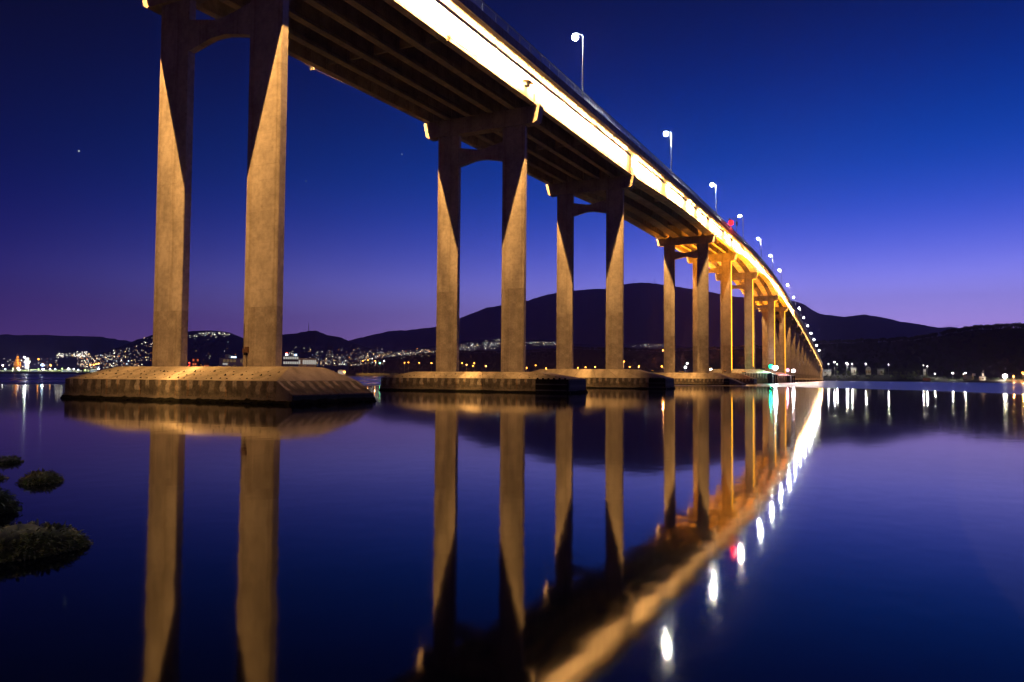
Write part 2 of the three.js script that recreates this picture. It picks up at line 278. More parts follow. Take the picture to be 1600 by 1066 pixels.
// --- piers
const capTop = (i) => railTop(UC[i]) - DEPTH[i];
const BASE_W = [2.47, 2.47, 2.49, 3.39, 3.46, 3.63, 5.8, 5.5, 2.6], BAND = [6.8, 6.8, 13, 13.5, 14, 13, 12, 12, 10];
const strip = [];
for (let i = 0; i <= 19; i++) {
  const pier = group('pier', bridge), u = PIER_U[i], top = capTop(i), ch = i < 5 ? 2.15 : i < 8 ? 2.7 : 2.3, bot = top - ch, base = (BASE_W[i] ?? 2.2) - 0.12, band = i < 9 ? BAND[i] : base + 4;
  for (const s of [-1, 1]) {
    const v0 = s > 0 ? 3.19 : -6.34, v1 = v0 + 3.15;
    const cut = [band, ...(i && i < 5 ? [band + (bot - band) * 0.42 + (s > 0 ? 0.05 : -0.35), band + (bot - band) * 0.72] : [])];
    const shaft = group('column', pier);
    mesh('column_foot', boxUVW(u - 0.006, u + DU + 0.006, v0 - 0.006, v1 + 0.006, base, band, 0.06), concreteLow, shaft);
    let w = band;
    for (const c of [...cut.slice(1), bot + 0.02]) { mesh('column_lift', boxUVW(u, u + DU, v0, v1, w + 0.002, c - 0.014, 0.05), concrete, shaft); w = c; }
  }
  const sh = [-4.2, -3.65, -1.75, -2.3];
  mesh('portal_strut', prismU([[-3.188, bot + sh[0]], [-0.7, bot + sh[1]], [0.7, bot + sh[1]], [3.188, bot + sh[0]], [3.188, bot + sh[2]], [0.5, bot + sh[3]], [-0.5, bot + sh[3]], [-3.188, bot + sh[2]]], u + 0.05, u + DU - 0.05), concrete, pier);
  if (i && i < 9) { const e = i === 3 || i === 4 ? 8.1 : 8.1, pr = railTop(u - 1.4); mesh('downpipe', bar(P(u - 1.4, e + 0.09, pr - soffit(i - 1, u - 1.4) + 0.1), P(u - 1.4, e + 0.09, pr - SLAB), 0.07, 8), steelDark, pier); }
  mesh('cap_beam', prismU([[-7.72, bot], [7.72, bot], [8.1, bot + 0.25], [8.46, top - 0.03], [-8.46, top - 0.03], [-8.1, bot + 0.25]], u - 0.3, u + DU + 0.34), concrete, pier);
  if (i >= 5 && i <= 8) { // amber tubes run up the outer edge of the right-hand column and round the end of the cap beam
    for (const s of [1]) {
      const v = s * 6.34, tubes = [[P(u + 0.3, v + s * 0.1, base + 1.2), P(u + 0.3, v + s * 0.1, bot - 0.25)], [P(u + 0.3, v + s * 0.15, bot - 0.08), P(u + 0.3, s * 7.72, bot - 0.08)], [P(u + 0.3, s * 7.86, bot + 0.05), P(u + 0.3, s * 8.58, top - 0.15)]];
      for (const [p, q] of tubes) { const m = mesh('light_tube', bar(p, q, 0.17, 8), amberTube, pier); m.castShadow = false; }
      const l = new THREE.RectAreaLight(new THREE.Color().setRGB(...AMBER), 6, 0.3, bot - base - 2); l.position.copy(P(u + 0.3, v + s * 0.2, (base + bot) / 2)); l.lookAt(P(u + 0.3, v - s, (base + bot) / 2)); scene.add(l);
    }
  }
}

// --- pile caps: a low hipped plinth of plates round each pair of columns, weed at the waterline
function pileCap(i, { uf, ub, vl, vr, eave, crown, apron = 0, panel = 4.4, fender = null, fine = true }) {
  const cap = group('pile_cap', bridge), cu0 = (uf + ub) / 2 - 1.7, cu1 = cu0 + 3.4, cvr = Math.min(vr - 1.2, 8.8), cvl = Math.max(vl + 1.2, -8.8), e = 0.09;
  const core = [[uf + e, vl + e, -1], [uf + e, vr - e, -1], [ub - e, vr - e, -1], [ub - e, vl + e, -1]].map((q) => P(...q)), eav = [[uf + e, vl + e], [uf + e, vr - e], [ub - e, vr - e], [ub - e, vl + e]].map(([u, v]) => P(u, v, eave - e)), cr = [[cu0, cvl], [cu0, cvr], [cu1, cvr], [cu1, cvl]].map(([u, v]) => P(u, v, crown - e));
  const T = [];
  for (let k = 0; k < 4; k++) { const n = (k + 1) % 4; T.push([core[k], core[n], eav[n]], [core[k], eav[n], eav[k]], [eav[k], eav[n], cr[n]], [eav[k], cr[n], cr[k]]); }
  T.push([cr[0], cr[1], cr[2]], [cr[0], cr[2], cr[3]]);
  mesh('core', tris(T), concreteDark, cap);
  const nv = Math.max(2, Math.round((vr - vl) / panel)), vs = samples(vl, vr, nv);
  const roof = (v, u, front) => { const cv = clamp(v, cvl, cvr); return P(u, v, eave); };
  for (let k = 0; k < nv; k++) {
    const a = vs[k], b = vs[k + 1], ca = cvl + (cvr - cvl) * k / nv, cb = cvl + (cvr - cvl) * (k + 1) / nv;
    const f = slab(P(uf, a, 0.34), P(uf, b, 0.34), P(uf + 0.03, b, eave), P(uf + 0.03, a, eave), 0.085, 0.022);
    { const p = f.attributes.position, uv = f.attributes.uv; for (let q = 0; q < p.count; q++) uv.setXY(q, (p.getX(q) + i * 3.7) / 8.4, (p.getY(q) - 0.15) / (eave - 0.1)); }
    mesh('side_panel', f, stained, cap);
    mesh('roof_plate', slab(P(uf + 0.03, a, eave), P(uf + 0.03, b, eave), P(cu0, cb, crown), P(cu0, ca, crown), 0.085, 0.022), concretePlates[Math.floor(rnd() * 3)], cap);
    if (fine) mesh('roof_plate', slab(P(ub - 0.03, b, eave), P(ub - 0.03, a, eave), P(cu1, ca, crown), P(cu1, cb, crown), 0.085, 0.022), concretePlates[Math.floor(rnd() * 3)], cap);
  }
  mesh('roof_plate', slab(P(cu0, cvl, crown), P(cu0, cvr, crown), P(cu1, cvr, crown), P(cu1, cvl, crown), 0.085, 0.004), concretePlates[Math.floor(rnd() * 3)], cap);
  mesh('roof_plate', slab(P(uf + 0.03, vr, eave), P(ub - 0.03, vr, eave), P(cu1, cvr, crown), P(cu0, cvr, crown), 0.085, 0.022), concretePlates[Math.floor(rnd() * 3)], cap);
  mesh('roof_plate', slab(P(ub - 0.03, vl, eave), P(uf + 0.03, vl, eave), P(cu0, cvl, crown), P(cu1, cvl, crown), 0.085, 0.022), concretePlates[Math.floor(rnd() * 3)], cap);
  mesh('side_panel', slab(P(ub, vl, 0.34), P(uf, vl, 0.34), P(uf, vl, eave), P(ub, vl, eave), 0.085, 0.02), concreteDark, cap);
  if (apron) { // the near cap's sloping end
    const m = (uf + ub) / 2 + 0.3;
    for (const [x, y] of [[uf + 0.01, m], [m, ub]]) {
      const f = slab(P(x, vr + apron, 0.58), P(y, vr + apron, 0.58), P(y, vr, eave), P(x, vr, eave), 0.12, 0.02);
      { const p = f.attributes.position, uv = f.attributes.uv; for (let q = 0; q < p.count; q++) uv.setXY(q, (-p.getZ(q) * 1.15 + 1.3) / 8.4, (p.getY(q) - 0.45) / (eave - 0.45)); }
      mesh('apron_plate', f, stained, cap);
      mesh('side_panel', slab(P(x, vr + apron + 0.02, 0.2), P(y, vr + apron + 0.02, 0.2), P(y, vr + apron + 0.02, 0.55), P(x, vr + apron + 0.02, 0.55), 0.1, 0.02), weedGreen, cap);
    }
    const tri = [[P(uf - 0.004, vr, -0.8), P(uf - 0.004, vr + apron, -0.8), P(uf - 0.004, vr + apron, 0.56)], [P(uf - 0.004, vr, -0.8), P(uf - 0.004, vr + apron, 0.56), P(uf - 0.004, vr, eave - 0.02)]];
    mesh('side_panel', tris([...tri, ...tri.map(([x, y, z]) => [y, x, z].map((q) => q.clone().add(new THREE.Vector3(0, 0, -(ub - uf)))))]), concreteDark, cap);
  } else mesh('side_panel', slab(P(uf, vr, 0.34), P(ub, vr, 0.34), P(ub, vr, eave), P(uf, vr, eave), 0.085, 0.02), stained, cap);
  const ve = vr + apron;
  mesh('ledge', prismU([[vl - 0.08, -0.9], [ve + 0.08, -0.9], [ve + 0.08, 0.16], [ve + 0.0, 0.3], [vl, 0.3], [vl - 0.08, 0.16]], uf - 0.1, ub + 0.1), concreteDark, cap);
  mesh('curb', boxUVW(uf - 0.06, uf + 0.02, vl + 0.03, vr - 0.03, 0.302, 0.38), concreteDark, cap);
  if (fender) mesh('fender', [boxUVW(uf - 0.28, uf - 0.015, fender[0], fender[1], -0.5, eave - 0.05), ...samples(fender[0] + 0.3, fender[1] - 0.3, 5).map((v) => boxUVW(uf - 0.36, uf - 0.285, v - 0.12, v + 0.12, -0.5, eave + 0.1))], timberDark, cap);
  if (fender) { mesh('fender_rail', [0.25, 0.95].map((w) => boxUVW(uf - 0.42, uf - 0.365, fender[0] + 0.05, fender[1] - 0.05, w, w + 0.16)), steelDark, cap); }
  // weed and mussels: a lumpy black fringe
  const L = [], path = [[uf - 0.1, vl - 0.1], [uf - 0.1, ve + 0.1], [ub + 0.1, ve + 0.1], [ub + 0.1, vl - 0.1]];
  for (let k = 0; k < 4; k++) {
    if (!fine && k !== 0 && k !== 1) continue;
    const [u0, v0] = path[k], [u1, v1] = path[(k + 1) % 4], len = Math.hypot(u1 - u0, v1 - v0), n = Math.ceil(len / (i === 1 ? 0.07 : 0.25)), nu = [(v1 - v0) / len, -(u1 - u0) / len]; // outward is the other way round
    const rows = 6, pts = [];
    for (let s = 0; s <= n; s++) for (let r = 0; r <= rows; r++) {
      const t = s / n, h = r / rows, nz = fbm((s + k * 500 + i * 3000) * (i === 1 ? 0.4 : 0.7), r * 1.3, 66, 3), out = -0.06 + 0.2 * Math.sin(Math.PI * (0.15 + 0.85 * h)) * (0.5 + nz), top = 0.22 + 0.16 * fbm((s + k * 500) * 0.13, 4, 5, 3);
      pts.push(P(u0 + (u1 - u0) * t - nu[0] * out, v0 + (v1 - v0) * t - nu[1] * out, -0.25 + (top + 0.25) * h));
    }
    for (let s = 0; s < n; s++) for (let r = 0; r < rows; r++) { const A = s * (rows + 1) + r, B = A + rows + 1; L.push([pts[A], pts[B], pts[B + 1]], [pts[A], pts[B + 1], pts[A + 1]]); }
  }
  tag(mesh('weed_fringe', tris(L), weedDark, cap), null, null, null, 'stuff');
  if (fine && i < 3) { // lifting loops and droppings left along the plates
    const G = [];
    for (const f of [0.12, 0.36, 0.6]) for (let v = vl + 0.5; v < vr - 0.4; v += rr(0.35, 1.25)) { const t = f + rr(-0.03, 0.03), u = uf + (cu0 - uf) * t, vv = v * (1 - t * 0.12), w = eave + (crown - eave) * t, s = rr(0.02, 0.05); G.push(bx(s * 2.2, s, s, vv, w + s * 0.4, -u)); if (rnd() < 0.3) G.push(bx(s, s * 2.4, s, vv + 0.09, w + s, -u)); }
    tag(mesh('lifting_loop', G, timberDark, cap), null, null, null, 'stuff');
  }
}
pileCap(0, { uf: -7.2, ub: 1.4, vl: -11.5, vr: 10.2, eave: 1.5, crown: 2.47, apron: 1.2, fine: false });
pileCap(1, { uf: 35.75, ub: 44.3, vl: -11.3, vr: 9.9, eave: 1.5, crown: 2.47, apron: 1.35, panel: 4.2 });
pileCap(2, { uf: 79.5, ub: 85.4, vl: -13.2, vr: 13.4, eave: 1.68, crown: 2.49, fender: [9.2, 13.3], panel: 3.8 });
pileCap(3, { uf: 122.0, ub: 128.2, vl: -14.4, vr: 14.7, eave: 1.85, crown: 3.39, fender: [11.8, 14.6], panel: 4.1 });
pileCap(4, { uf: 205.2, ub: 212.6, vl: -14, vr: 12.6, eave: 1.8, crown: 3.46, apron: 3.2, fender: [11.0, 12.5], panel: 5.3 });
pileCap(5, { uf: 246.8, ub: 254, vl: -14, vr: 14, eave: 1.9, crown: 3.63, panel: 5.6, fine: false });
pileCap(6, { uf: 302.6, ub: 312, vl: -14, vr: 14.2, eave: 4.1, crown: 5.8, fender: [12.6, 14.2], panel: 7, fine: false });
pileCap(7, { uf: 391, ub: 400.4, vl: -14, vr: 14.2, eave: 3.6, crown: 5.5, fender: [12.4, 14.2], panel: 7, fine: false });
for (let i = 8; i <= 19; i++) pileCap(i, { uf: UC[i] - 4, ub: UC[i] + 4, vl: -11, vr: 11, eave: 1.5, crown: 2.4, panel: 11, fine: false });

// --- the row of lamps under each edge of the deck that floods the outer girders and the piers below
{
  const housing = bx(1, 0.07, 0.07, 0, 0, 0), shadeG = bx(1, 0.36, 0.012, 0, 0, 0), tubeG = new THREE.CylinderGeometry(0.035, 0.035, 1, 6); tubeG.rotateZ(Math.PI / 2);
  const lampAt = (u, v, len, k, span = len, tilt = 1.49) => {
    const w = railTop(u) - 3.65, slope = (railTop(u + 1) - railTop(u - 1)) / 2, g = group('edge_lamp', bridge, P(u, v, w));
    g.rotation.order = 'YXZ'; g.rotation.y = Math.PI / 2; g.rotation.z = Math.atan(slope);
    const h = mesh('housing', housing, steelDark, g); h.scale.x = len; h.position.y = 0.11;
    const t = mesh('tube', tubeG, warmTube, g); t.scale.x = len * 0.97; t.castShadow = false;
    const sh = mesh('shade', shadeG, steelDark, g); sh.scale.x = span; sh.position.set(0, -0.1, (v > 0 ? 1 : -1) * 0.075);
    for (const x of [-0.35, 0.35]) { const b = mesh('bracket', bx(0.05, 0.9, 0.06, 0, 0.58, 0), steelDark, g); b.position.x = x * len; }
    const l = new THREE.RectAreaLight(new THREE.Color().setRGB(...WARM), k, len * 0.97, 0.05);
    l.position.copy(P(u, v - (v > 0 ? 0.05 : -0.05), w - 0.05)); l.rotation.order = 'YXZ'; l.rotation.set(-Math.PI / 2, 0, Math.PI / 2);
    l.up.set(0, 0, -1); l.matrixAutoUpdate = true;
    const X = P(1, 0, slope).normalize(), Z = new THREE.Vector3(0, 1, 0).addScaledVector(X, -X.y).normalize(), TILT = tilt, V = new THREE.Vector3(v > 0 ? 1 : -1, 0, 0); Z.multiplyScalar(Math.cos(TILT)).addScaledVector(V, Math.sin(TILT)).normalize(); const Y = new THREE.Vector3().crossVectors(Z, X);
    l.quaternion.setFromRotationMatrix(new THREE.Matrix4().makeBasis(X, Y, Z));
    scene.add(l);
  };
  const K = 13500;
  for (const s of [1, -1]) {
    for (let i = 0; i <= 8; i++) {
      const a = i ? UC[i] : -55, b = UC[i + 1], n = Math.round((b - a) / 4.27);
      for (let k = 0; k < n; k++) {
        const u = a + (k + 0.5) * (b - a) / n;
        if (s > 0 && (i === 3 && [5, 10, 13, 17].includes(k) || i === 2 && k === 9 || i > 3 && k % 4 === 3)) continue;             // gaps and lamps that are out
        const patchy = i === 3 && k > 2 || i >= 4 && i < 8, len = patchy ? (i > 3 ? 1.5 : 1.9) : i === 2 && k > 5 ? 3.0 : 3.9, boost = 3.9 / len;
        lampAt(u, s * 8.8, len, K * boost * rr(0.8, 1.15) * (patchy ? (i > 3 ? 0.6 : 0.95) * (s > 0 ? rr(0.6, 1.2) : 0.9) : 1), (b - a) / n - 0.004);
      }
    }
    for (let i = 9; i <= 19; i++) for (let k = 0; k < 3; k++) { const a = UC[i], b = i < 19 ? UC[i + 1] : END_U - 2; if (b - a < 20 && k > 1) continue; lampAt(a + (k + 0.5) * (b - a) / 3, s * 8.8, (b - a) / 3 * 0.9, K * 0.088, (b - a) / 3, 0.05); }
  }
}
// --- amber floodlights on the pile caps of the navigation spans, aimed up at the girders
for (const [i, d, v] of [4, 5, 6, 7, 8].flatMap((i) => [-1, 1].flatMap((s) => [10.4, -10.4].map((v) => [i, s * 2.4, v]))).filter(([i, d]) => !(i === 4 && d < 0) && !(i === 8 && d > 0))) {
  const u = UC[i] + d, w = (BASE_W[i] ?? 3) + 0.2, g = group('floodlight', bridge, P(u, v, w));
  mesh('body', bx(0.7, 0.35, 0.3, 0, 0.2, 0), steelDark, g); mesh('lens', bx(0.6, 0.02, 0.24, 0, 0.39, 0), amberTube, g); mesh('bracket', bx(0.08, 0.3, 0.2, 0, -0.12, 0), steelDark, g);
  const l = new THREE.SpotLight(new THREE.Color().setRGB(1, 0.3, 0.012), 12000, 0, 0.62, 0.7); l.position.copy(P(u, v, w + 0.5)); l.target.position.copy(P(u + d * 8, v * 0.25, 45)); l.castShadow = true; l.shadow.radius = 10; scene.add(l, l.target);
}

// ------------------------------------------------------------------ the far shore and the hills behind it
const DEG = Math.PI / 180;
const SHORE_T = [-110, -75, -60, -53, -44, -37, -30, -20, -10, -4, -1.9, 2.6, 6.4, 9.9, 30, 60].map((d) => d * DEG), SHORE_R = [2300, 2700, 2800, 2800, 2500, 2050, 1900, 1700, 1500, 1120, 1010, 900, 850, 800, 700, 650];
const shoreR = (th) => interp(SHORE_T, SHORE_R, th) * (1 + 0.015 * (fbm(th * 40 + 100, 0, 301, 3) - 0.5));
const groundH = (th, r) => { const d = r - shoreR(th); return d < 0 ? 0 : 1.1 + Math.min(9, d * 0.012) + 6 * smooth(8, 48, d) * smooth(-0.06, -0.02, th) * (1 - 0.75 * smooth(0.07, 0.11, th)); };
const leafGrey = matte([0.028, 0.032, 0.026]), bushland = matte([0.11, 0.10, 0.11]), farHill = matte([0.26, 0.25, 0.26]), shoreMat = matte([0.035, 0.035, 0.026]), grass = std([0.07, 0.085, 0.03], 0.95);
function polarGrid(t0, t1, nt, nr, f) {
  const pos = new Float32Array((nt + 1) * (nr + 1) * 3), idx = [];
  for (let i = 0; i <= nt; i++) for (let j = 0; j <= nr; j++) { const th = t0 + (t1 - t0) * i / nt, [r, y] = f(th, j / nr); polar(th, r, y).toArray(pos, (i * (nr + 1) + j) * 3); }
  for (let i = 0; i < nt; i++) for (let j = 0; j < nr; j++) { const a = i * (nr + 1) + j, b = a + nr + 1; idx.push(a, b, b + 1, a, b + 1, a + 1); }
  const g = new THREE.BufferGeometry(); g.setAttribute('position', new THREE.BufferAttribute(pos, 3)); g.setIndex(idx); g.computeVertexNormals(); return g;
}
tag(mesh('shore_ground', polarGrid(-105 * DEG, 58 * DEG, 500, 12, (th, s) => { const S = shoreR(th), r = S + 9000 * s * s * s; return [r, s ? groundH(th, r) : -0.6]; }), shoreMat), null, null, null, 'structure');
const hills = [];
function hill(name, mat, pts, ridge, foot, rough, label) {
  const ths = pts.map((p) => bearing(p[0], p[1])), sl = pts.map((p) => rise(p[0], p[1])), R = (th) => typeof ridge === 'number' ? ridge : interp(ridge[0].map((x) => bearing(x)), ridge[1], th), F = (th) => typeof foot === 'number' ? foot : shoreR(th) + foot.after;
  const rad = ths.map((t) => R(t));
  const crest = (th) => { const h = interp(ths, sl.map((s, i) => s * rad[i]), th) + 1.87; return Math.max(0, h + rough * (fbm(th * 160 + 300, 0, name.length + 60, 5) - 0.5)); };
  const at = (th, r) => {
    if (th < ths[0] || th > ths[ths.length - 1]) return 0;
    const a = F(th), b = R(th), c = crest(th);
    if (r <= a) return 0;
    if (r <= b) { const t = (r - a) / (b - a), n = fbm(th * 60 + 200, r / (b - a) * 6, 91, 4) - 0.5; return c * (0.62 * t + 0.38 * t * t * (3 - 2 * t)) * (1 + 0.5 * n * (1 - t)); }
    return c * Math.max(0, 1 - (r - b) / (b * 0.25));
  };
  hills.push({ at, ths });
  const t0 = ths[0], t1 = ths[ths.length - 1], n = Math.round((t1 - t0) / DEG * 9);
  const m = tag(mesh(name, polarGrid(t0, t1, n, 22, (th, s) => { const a = F(th), b = R(th), r = s < 0.8 ? a + (b - a) * s / 0.8 : b * (1 + 0.25 * (s - 0.8) / 0.2); return [r, s === 0 ? -2 : Math.max(-2, at(th, r))]; }), mat), label, null, null, 'structure');
  return m;
}
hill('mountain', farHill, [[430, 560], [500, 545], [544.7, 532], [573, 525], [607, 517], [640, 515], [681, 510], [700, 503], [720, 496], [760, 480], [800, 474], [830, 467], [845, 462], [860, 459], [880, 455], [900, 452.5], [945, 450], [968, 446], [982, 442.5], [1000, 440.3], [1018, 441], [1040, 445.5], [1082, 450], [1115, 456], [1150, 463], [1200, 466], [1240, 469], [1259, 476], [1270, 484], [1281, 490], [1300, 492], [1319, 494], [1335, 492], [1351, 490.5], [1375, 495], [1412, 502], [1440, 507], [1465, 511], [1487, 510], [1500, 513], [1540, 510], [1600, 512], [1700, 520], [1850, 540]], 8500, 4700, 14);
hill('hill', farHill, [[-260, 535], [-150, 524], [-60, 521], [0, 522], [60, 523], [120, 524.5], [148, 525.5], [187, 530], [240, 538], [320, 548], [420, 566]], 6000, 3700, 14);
hill('hill', bushland, [[120, 566], [160, 551], [187, 541], [211, 531], [234, 524], [265, 519], [295, 517], [330, 515], [360, 519], [380, 528], [410, 543], [450, 560]], 4300, 3100, 7);
hill('hill', bushland, [[370, 565], [400, 543], [425, 529], [444, 522], [464, 520], [482, 516], [494, 516], [511, 523], [531, 526], [546, 533], [575, 543], [610, 553], [650, 566]], 4600, 3000, 7);
hill('hill', bushland, [[540, 564], [590, 551], [640, 545], [680, 540], [740, 531], [790, 529], [850, 530], [900, 537], [960, 539], [1000, 535], [1040, 537], [1100, 545], [1170, 553], [1240, 560]], 4700, 2700, 7);
hill('hill', leafGrey, [[545, 571], [590, 564], [640, 558], [680, 553], [720, 551], [780, 552], [860, 548], [900, 545], [960, 547], [1040, 549], [1100, 546], [1160, 545], [1230, 543], [1285, 537], [1320, 536], [1394, 534], [1450, 529], [1487, 521], [1525, 515], [1600, 511], [1700, 508], [1900, 512], [2200, 530]], [[545, 900, 1285, 1600, 2200], [2450, 2200, 1800, 1350, 1200]], { after: 150 }, 5);
const landAt = (th, r) => Math.max(groundH(th, r), ...hills.map((h) => h.at(th, r)));
function ground(x, y, min = 600) { // where the line of sight through a point of the photograph meets the land
  const d = ray(x, y), k = Math.hypot(d.x, d.z), th = Math.atan2(d.x, -d.z), s = d.y / k;
  for (let r = Math.max(min, shoreR(th) + 5); r < 9500; r *= 1.004) if (EYE.y + s * r <= landAt(th, r)) return polar(th, r, EYE.y + s * r);
  return null;
}

// --- trees
const foliage = matte([0.034, 0.044, 0.02]), bark = std([0.08, 0.06, 0.045], 0.9);
function treeGeo(kind) {
  const T = [], h = kind === 2 ? 11 : 8, cl = [];
  for (let k = 0; k < 9; k++) { const a = rr(0, 6.28), q = kind === 2 ? rr(0.1, 0.7) : rr(0.4, 2.4); cl.push([Math.cos(a) * q, h * rr(kind === 2 ? 0.2 : 0.42, 0.95), Math.sin(a) * q, kind === 2 ? rr(0.7, 1.2) : rr(1.0, 1.9)]); }
  for (let k = 0; k < 260; k++) {
    const c = cl[k % 9], d = new THREE.Vector3(rr(-1, 1), rr(-0.8, 1), rr(-1, 1)).normalize().multiplyScalar(c[3] * Math.cbrt(rr(0.2, 1))), p = new THREE.Vector3(c[0], c[1], c[2]).add(d), s = rr(0.25, 0.6);
    const v = () => p.clone().add(new THREE.Vector3(rr(-s, s), rr(-s, s), rr(-s, s)));
    T.push([v(), v(), v()]);
  }
  const trunk = [bar(new THREE.Vector3(0, -0.5, 0), new THREE.Vector3(0.1, h * 0.6, 0), 0.22, 6, 0.1), bar(new THREE.Vector3(0, h * 0.35, 0), new THREE.Vector3(cl[0][0], cl[0][1], cl[0][2]), 0.1, 5, 0.04), bar(new THREE.Vector3(0, h * 0.4, 0), new THREE.Vector3(cl[1][0], cl[1][1], cl[1][2]), 0.1, 5, 0.04)];
  return [tris(T), mergeGeometries(trunk.map(plain))];
}
const treeGeos = [treeGeo(0), treeGeo(1), treeGeo(2)];
const foliageLit = matte([0.10, 0.115, 0.045]);
function tree(kind, pos, s, label, grp, leaf = foliage) { const t = group('tree', scene, pos); t.rotation.y = rr(0, 6); t.scale.setScalar(s); mesh('crown', treeGeos[kind][0], leaf, t); mesh('trunk', treeGeos[kind][1], bark, t); return tag(t, label, 'tree', grp); }
const instances = (name, geo, mat, list, label, cat, kind = 'stuff') => { const m = shadows(new THREE.InstancedMesh(geo, mat, list.length)); m.name = numbered(name); list.forEach((x, i) => m.setMatrixAt(i, x)); scene.add(m); return tag(m, label, cat, null, kind); };
const mat4 = (p, s = 1, ry = 0, sy = s) => new THREE.Matrix4().compose(p, new THREE.Quaternion().setFromEuler(new THREE.Euler(0, ry, 0)), new THREE.Vector3(s, sy, s));
{ // bush on the dark wooded hill, and scrub along the waterline
  const L = [];
  for (let k = 0; k < 5200; k++) {
    const x = rr(540, 1680), th = bearing(x), a = shoreR(th) + 160, b = interp([545, 900, 1285, 1600, 2200].map((q) => bearing(q)), [2450, 2200, 1800, 1350, 1200], th), t = rnd() < 0.35 ? rr(0.93, 1.01) : rr(0.05, 1), r = a + (b - a) * t;
    L.push(mat4(polar(th, r, landAt(th, r) - 1), rr(0.7, 1.25), rr(0, 6)));
  }
  instances('wood', mergeGeometries(treeGeos[0].map(plain)), foliage, L, 'dark wooded hillside behind the right end of the bridge', 'wood');
  const M = [];
  for (let k = 0; k < 900; k++) { const x = rr(440, 1640), th = bearing(x), r = shoreR(th) + rr(2, 60), s = rr(0.15, 0.5); M.push(mat4(polar(th, r, groundH(th, r) - 0.5), s, rr(0, 6), s * 0.7)); }
  instances('scrub', treeGeos[1][0], foliage, M, 'low scrub along the far waterline', 'scrub');
  const N = [];
  for (let k = 0; k < 700; k++) { const x = rr(-30, 700), th = bearing(x), r = shoreR(th) + rr(100, 900), s = rr(0.6, 1.3); N.push(mat4(polar(th, r, groundH(th, r) - 0.5), s, rr(0, 6))); }
  instances('wood', mergeGeometries(treeGeos[1].map(plain)), foliage, N, 'dark street trees among the town lights on the left shore', 'wood');
}
const ord = (n) => nth[n] ?? `${n + 1}th`;
const nth = ['first', 'second', 'third', 'fourth', 'fifth', 'sixth', 'seventh', 'eighth', 'ninth', 'tenth', 'eleventh', 'twelfth', 'thirteenth', 'fourteenth', 'fifteenth', 'sixteenth', 'seventeenth', 'eighteenth', 'nineteenth', 'twentieth'];

// --- house lights scattered up the hillsides
const dotGeo = new THREE.OctahedronGeometry(1, 0);
const DOT = { white: glow([1, 0.9, 0.78], 6), warm: glow([1, 0.6, 0.24], 5.5), orange: glow([1, 0.3, 0.04], 5.5), cold: glow([0.6, 0.75, 1], 6) };
function lights(n, region, mix, size, label) {
  const L = {};
  let tries = 0;
  for (let k = 0; k < n && tries < n * 6; tries++) {
    const [x, y] = region(), p = ground(x, y, 1500);
    if (!p) continue;
    k++;
    const q = rnd(), c = mix.find(([, f]) => q < f)[0], d = Math.hypot(p.x - EYE.x, p.z), s = size * d / 1134 * (rnd() < 0.1 ? rr(0.55, 0.85) : rr(0.2, 0.48));
    (L[c] ??= []).push(mat4(p.add(new THREE.Vector3(0, s, 0)), s));
  }
  for (const c in L) instances('town_lights', dotGeo, DOT[c], L[c], label.replace('%', c === 'cold' ? 'blue-white' : c), 'town lights');
}
const inBox = (x0, x1, y0, y1, px = 1) => () => [rr(x0, x1), y0 + (y1 - y0) * Math.pow(rnd(), px)];
const W_ = [['white', 0.5], ['warm', 0.8], ['orange', 0.92], ['cold', 1.01]], WH = [['white', 0.75], ['cold', 0.85], ['warm', 1.01]], OR = [['white', 0.3], ['warm', 0.6], ['orange', 1.01]];
lights(150, () => { const x = rr(88, 140); return [x, 556 - 0.03 * (x - 88) + 5 * (rnd() + rnd() - 1)]; }, WH, 1.0, 'cluster of % house lights on the low hill above the left wharf');
lights(520, () => { const x = rr(120, 240), t = (x - 120) / 120; return [x, 576 - rnd() * (18 + 44 * t * t * (0.4 + 0.6 * rnd()))]; }, W_, 0.85, 'scatter of % house lights climbing the hill left of the near pier');
lights(110, () => { const x = rr(296, 362), top = 517 + 0.0045 * (x - 330) ** 2; return [x, top + 2 + 8 * rnd() * rnd() + (rnd() < 0.1 ? rr(0, 20) : 0)]; }, WH, 0.85, 'band of % house lights near the hilltop between the near columns');
lights(90, inBox(296, 400, 545, 574, 0.6), OR, 0.8, 'low % town lights between the near columns');
lights(600, () => { const x = rr(443, 600), t = rnd(); return [x, 572 - 28 * t * t * (0.6 + 0.4 * rnd()) - 4 * rnd()]; }, W_, 0.8, 'spread of % house lights right of the near pier under the hill with a mast');
lights(260, () => { const x = rr(560, 690); return [x, 560 - 0.085 * (x - 560) + 7 * (rnd() + rnd() - 1)]; }, W_, 0.8, 'streak of % house lights climbing the slope left of the second pier');
lights(120, () => { const x = rr(718, 783); return [x, 545 - 0.13 * (x - 718) + 8 * (rnd() + rnd() - 1)]; }, WH, 0.85, 'patch of % house lights on the dark slope between the second pier columns');
lights(45, () => { const x = rr(820, 870); return [x, 533 + 10 * rnd() * rnd() + 2]; }, WH, 0.85, 'patch of % house lights on the dark slope before the third pier');
lights(26, () => { const x = rr(985, 1040); return [x, 538.5 + 4 * rnd()]; }, WH, 0.8, 'row of % house lights on the dark slope right of the third pier');
lights(90, () => { const x = rr(0, 90); return [x, 560 + 14 * rnd()]; }, W_, 0.8, 'low % lights behind the left wharf');

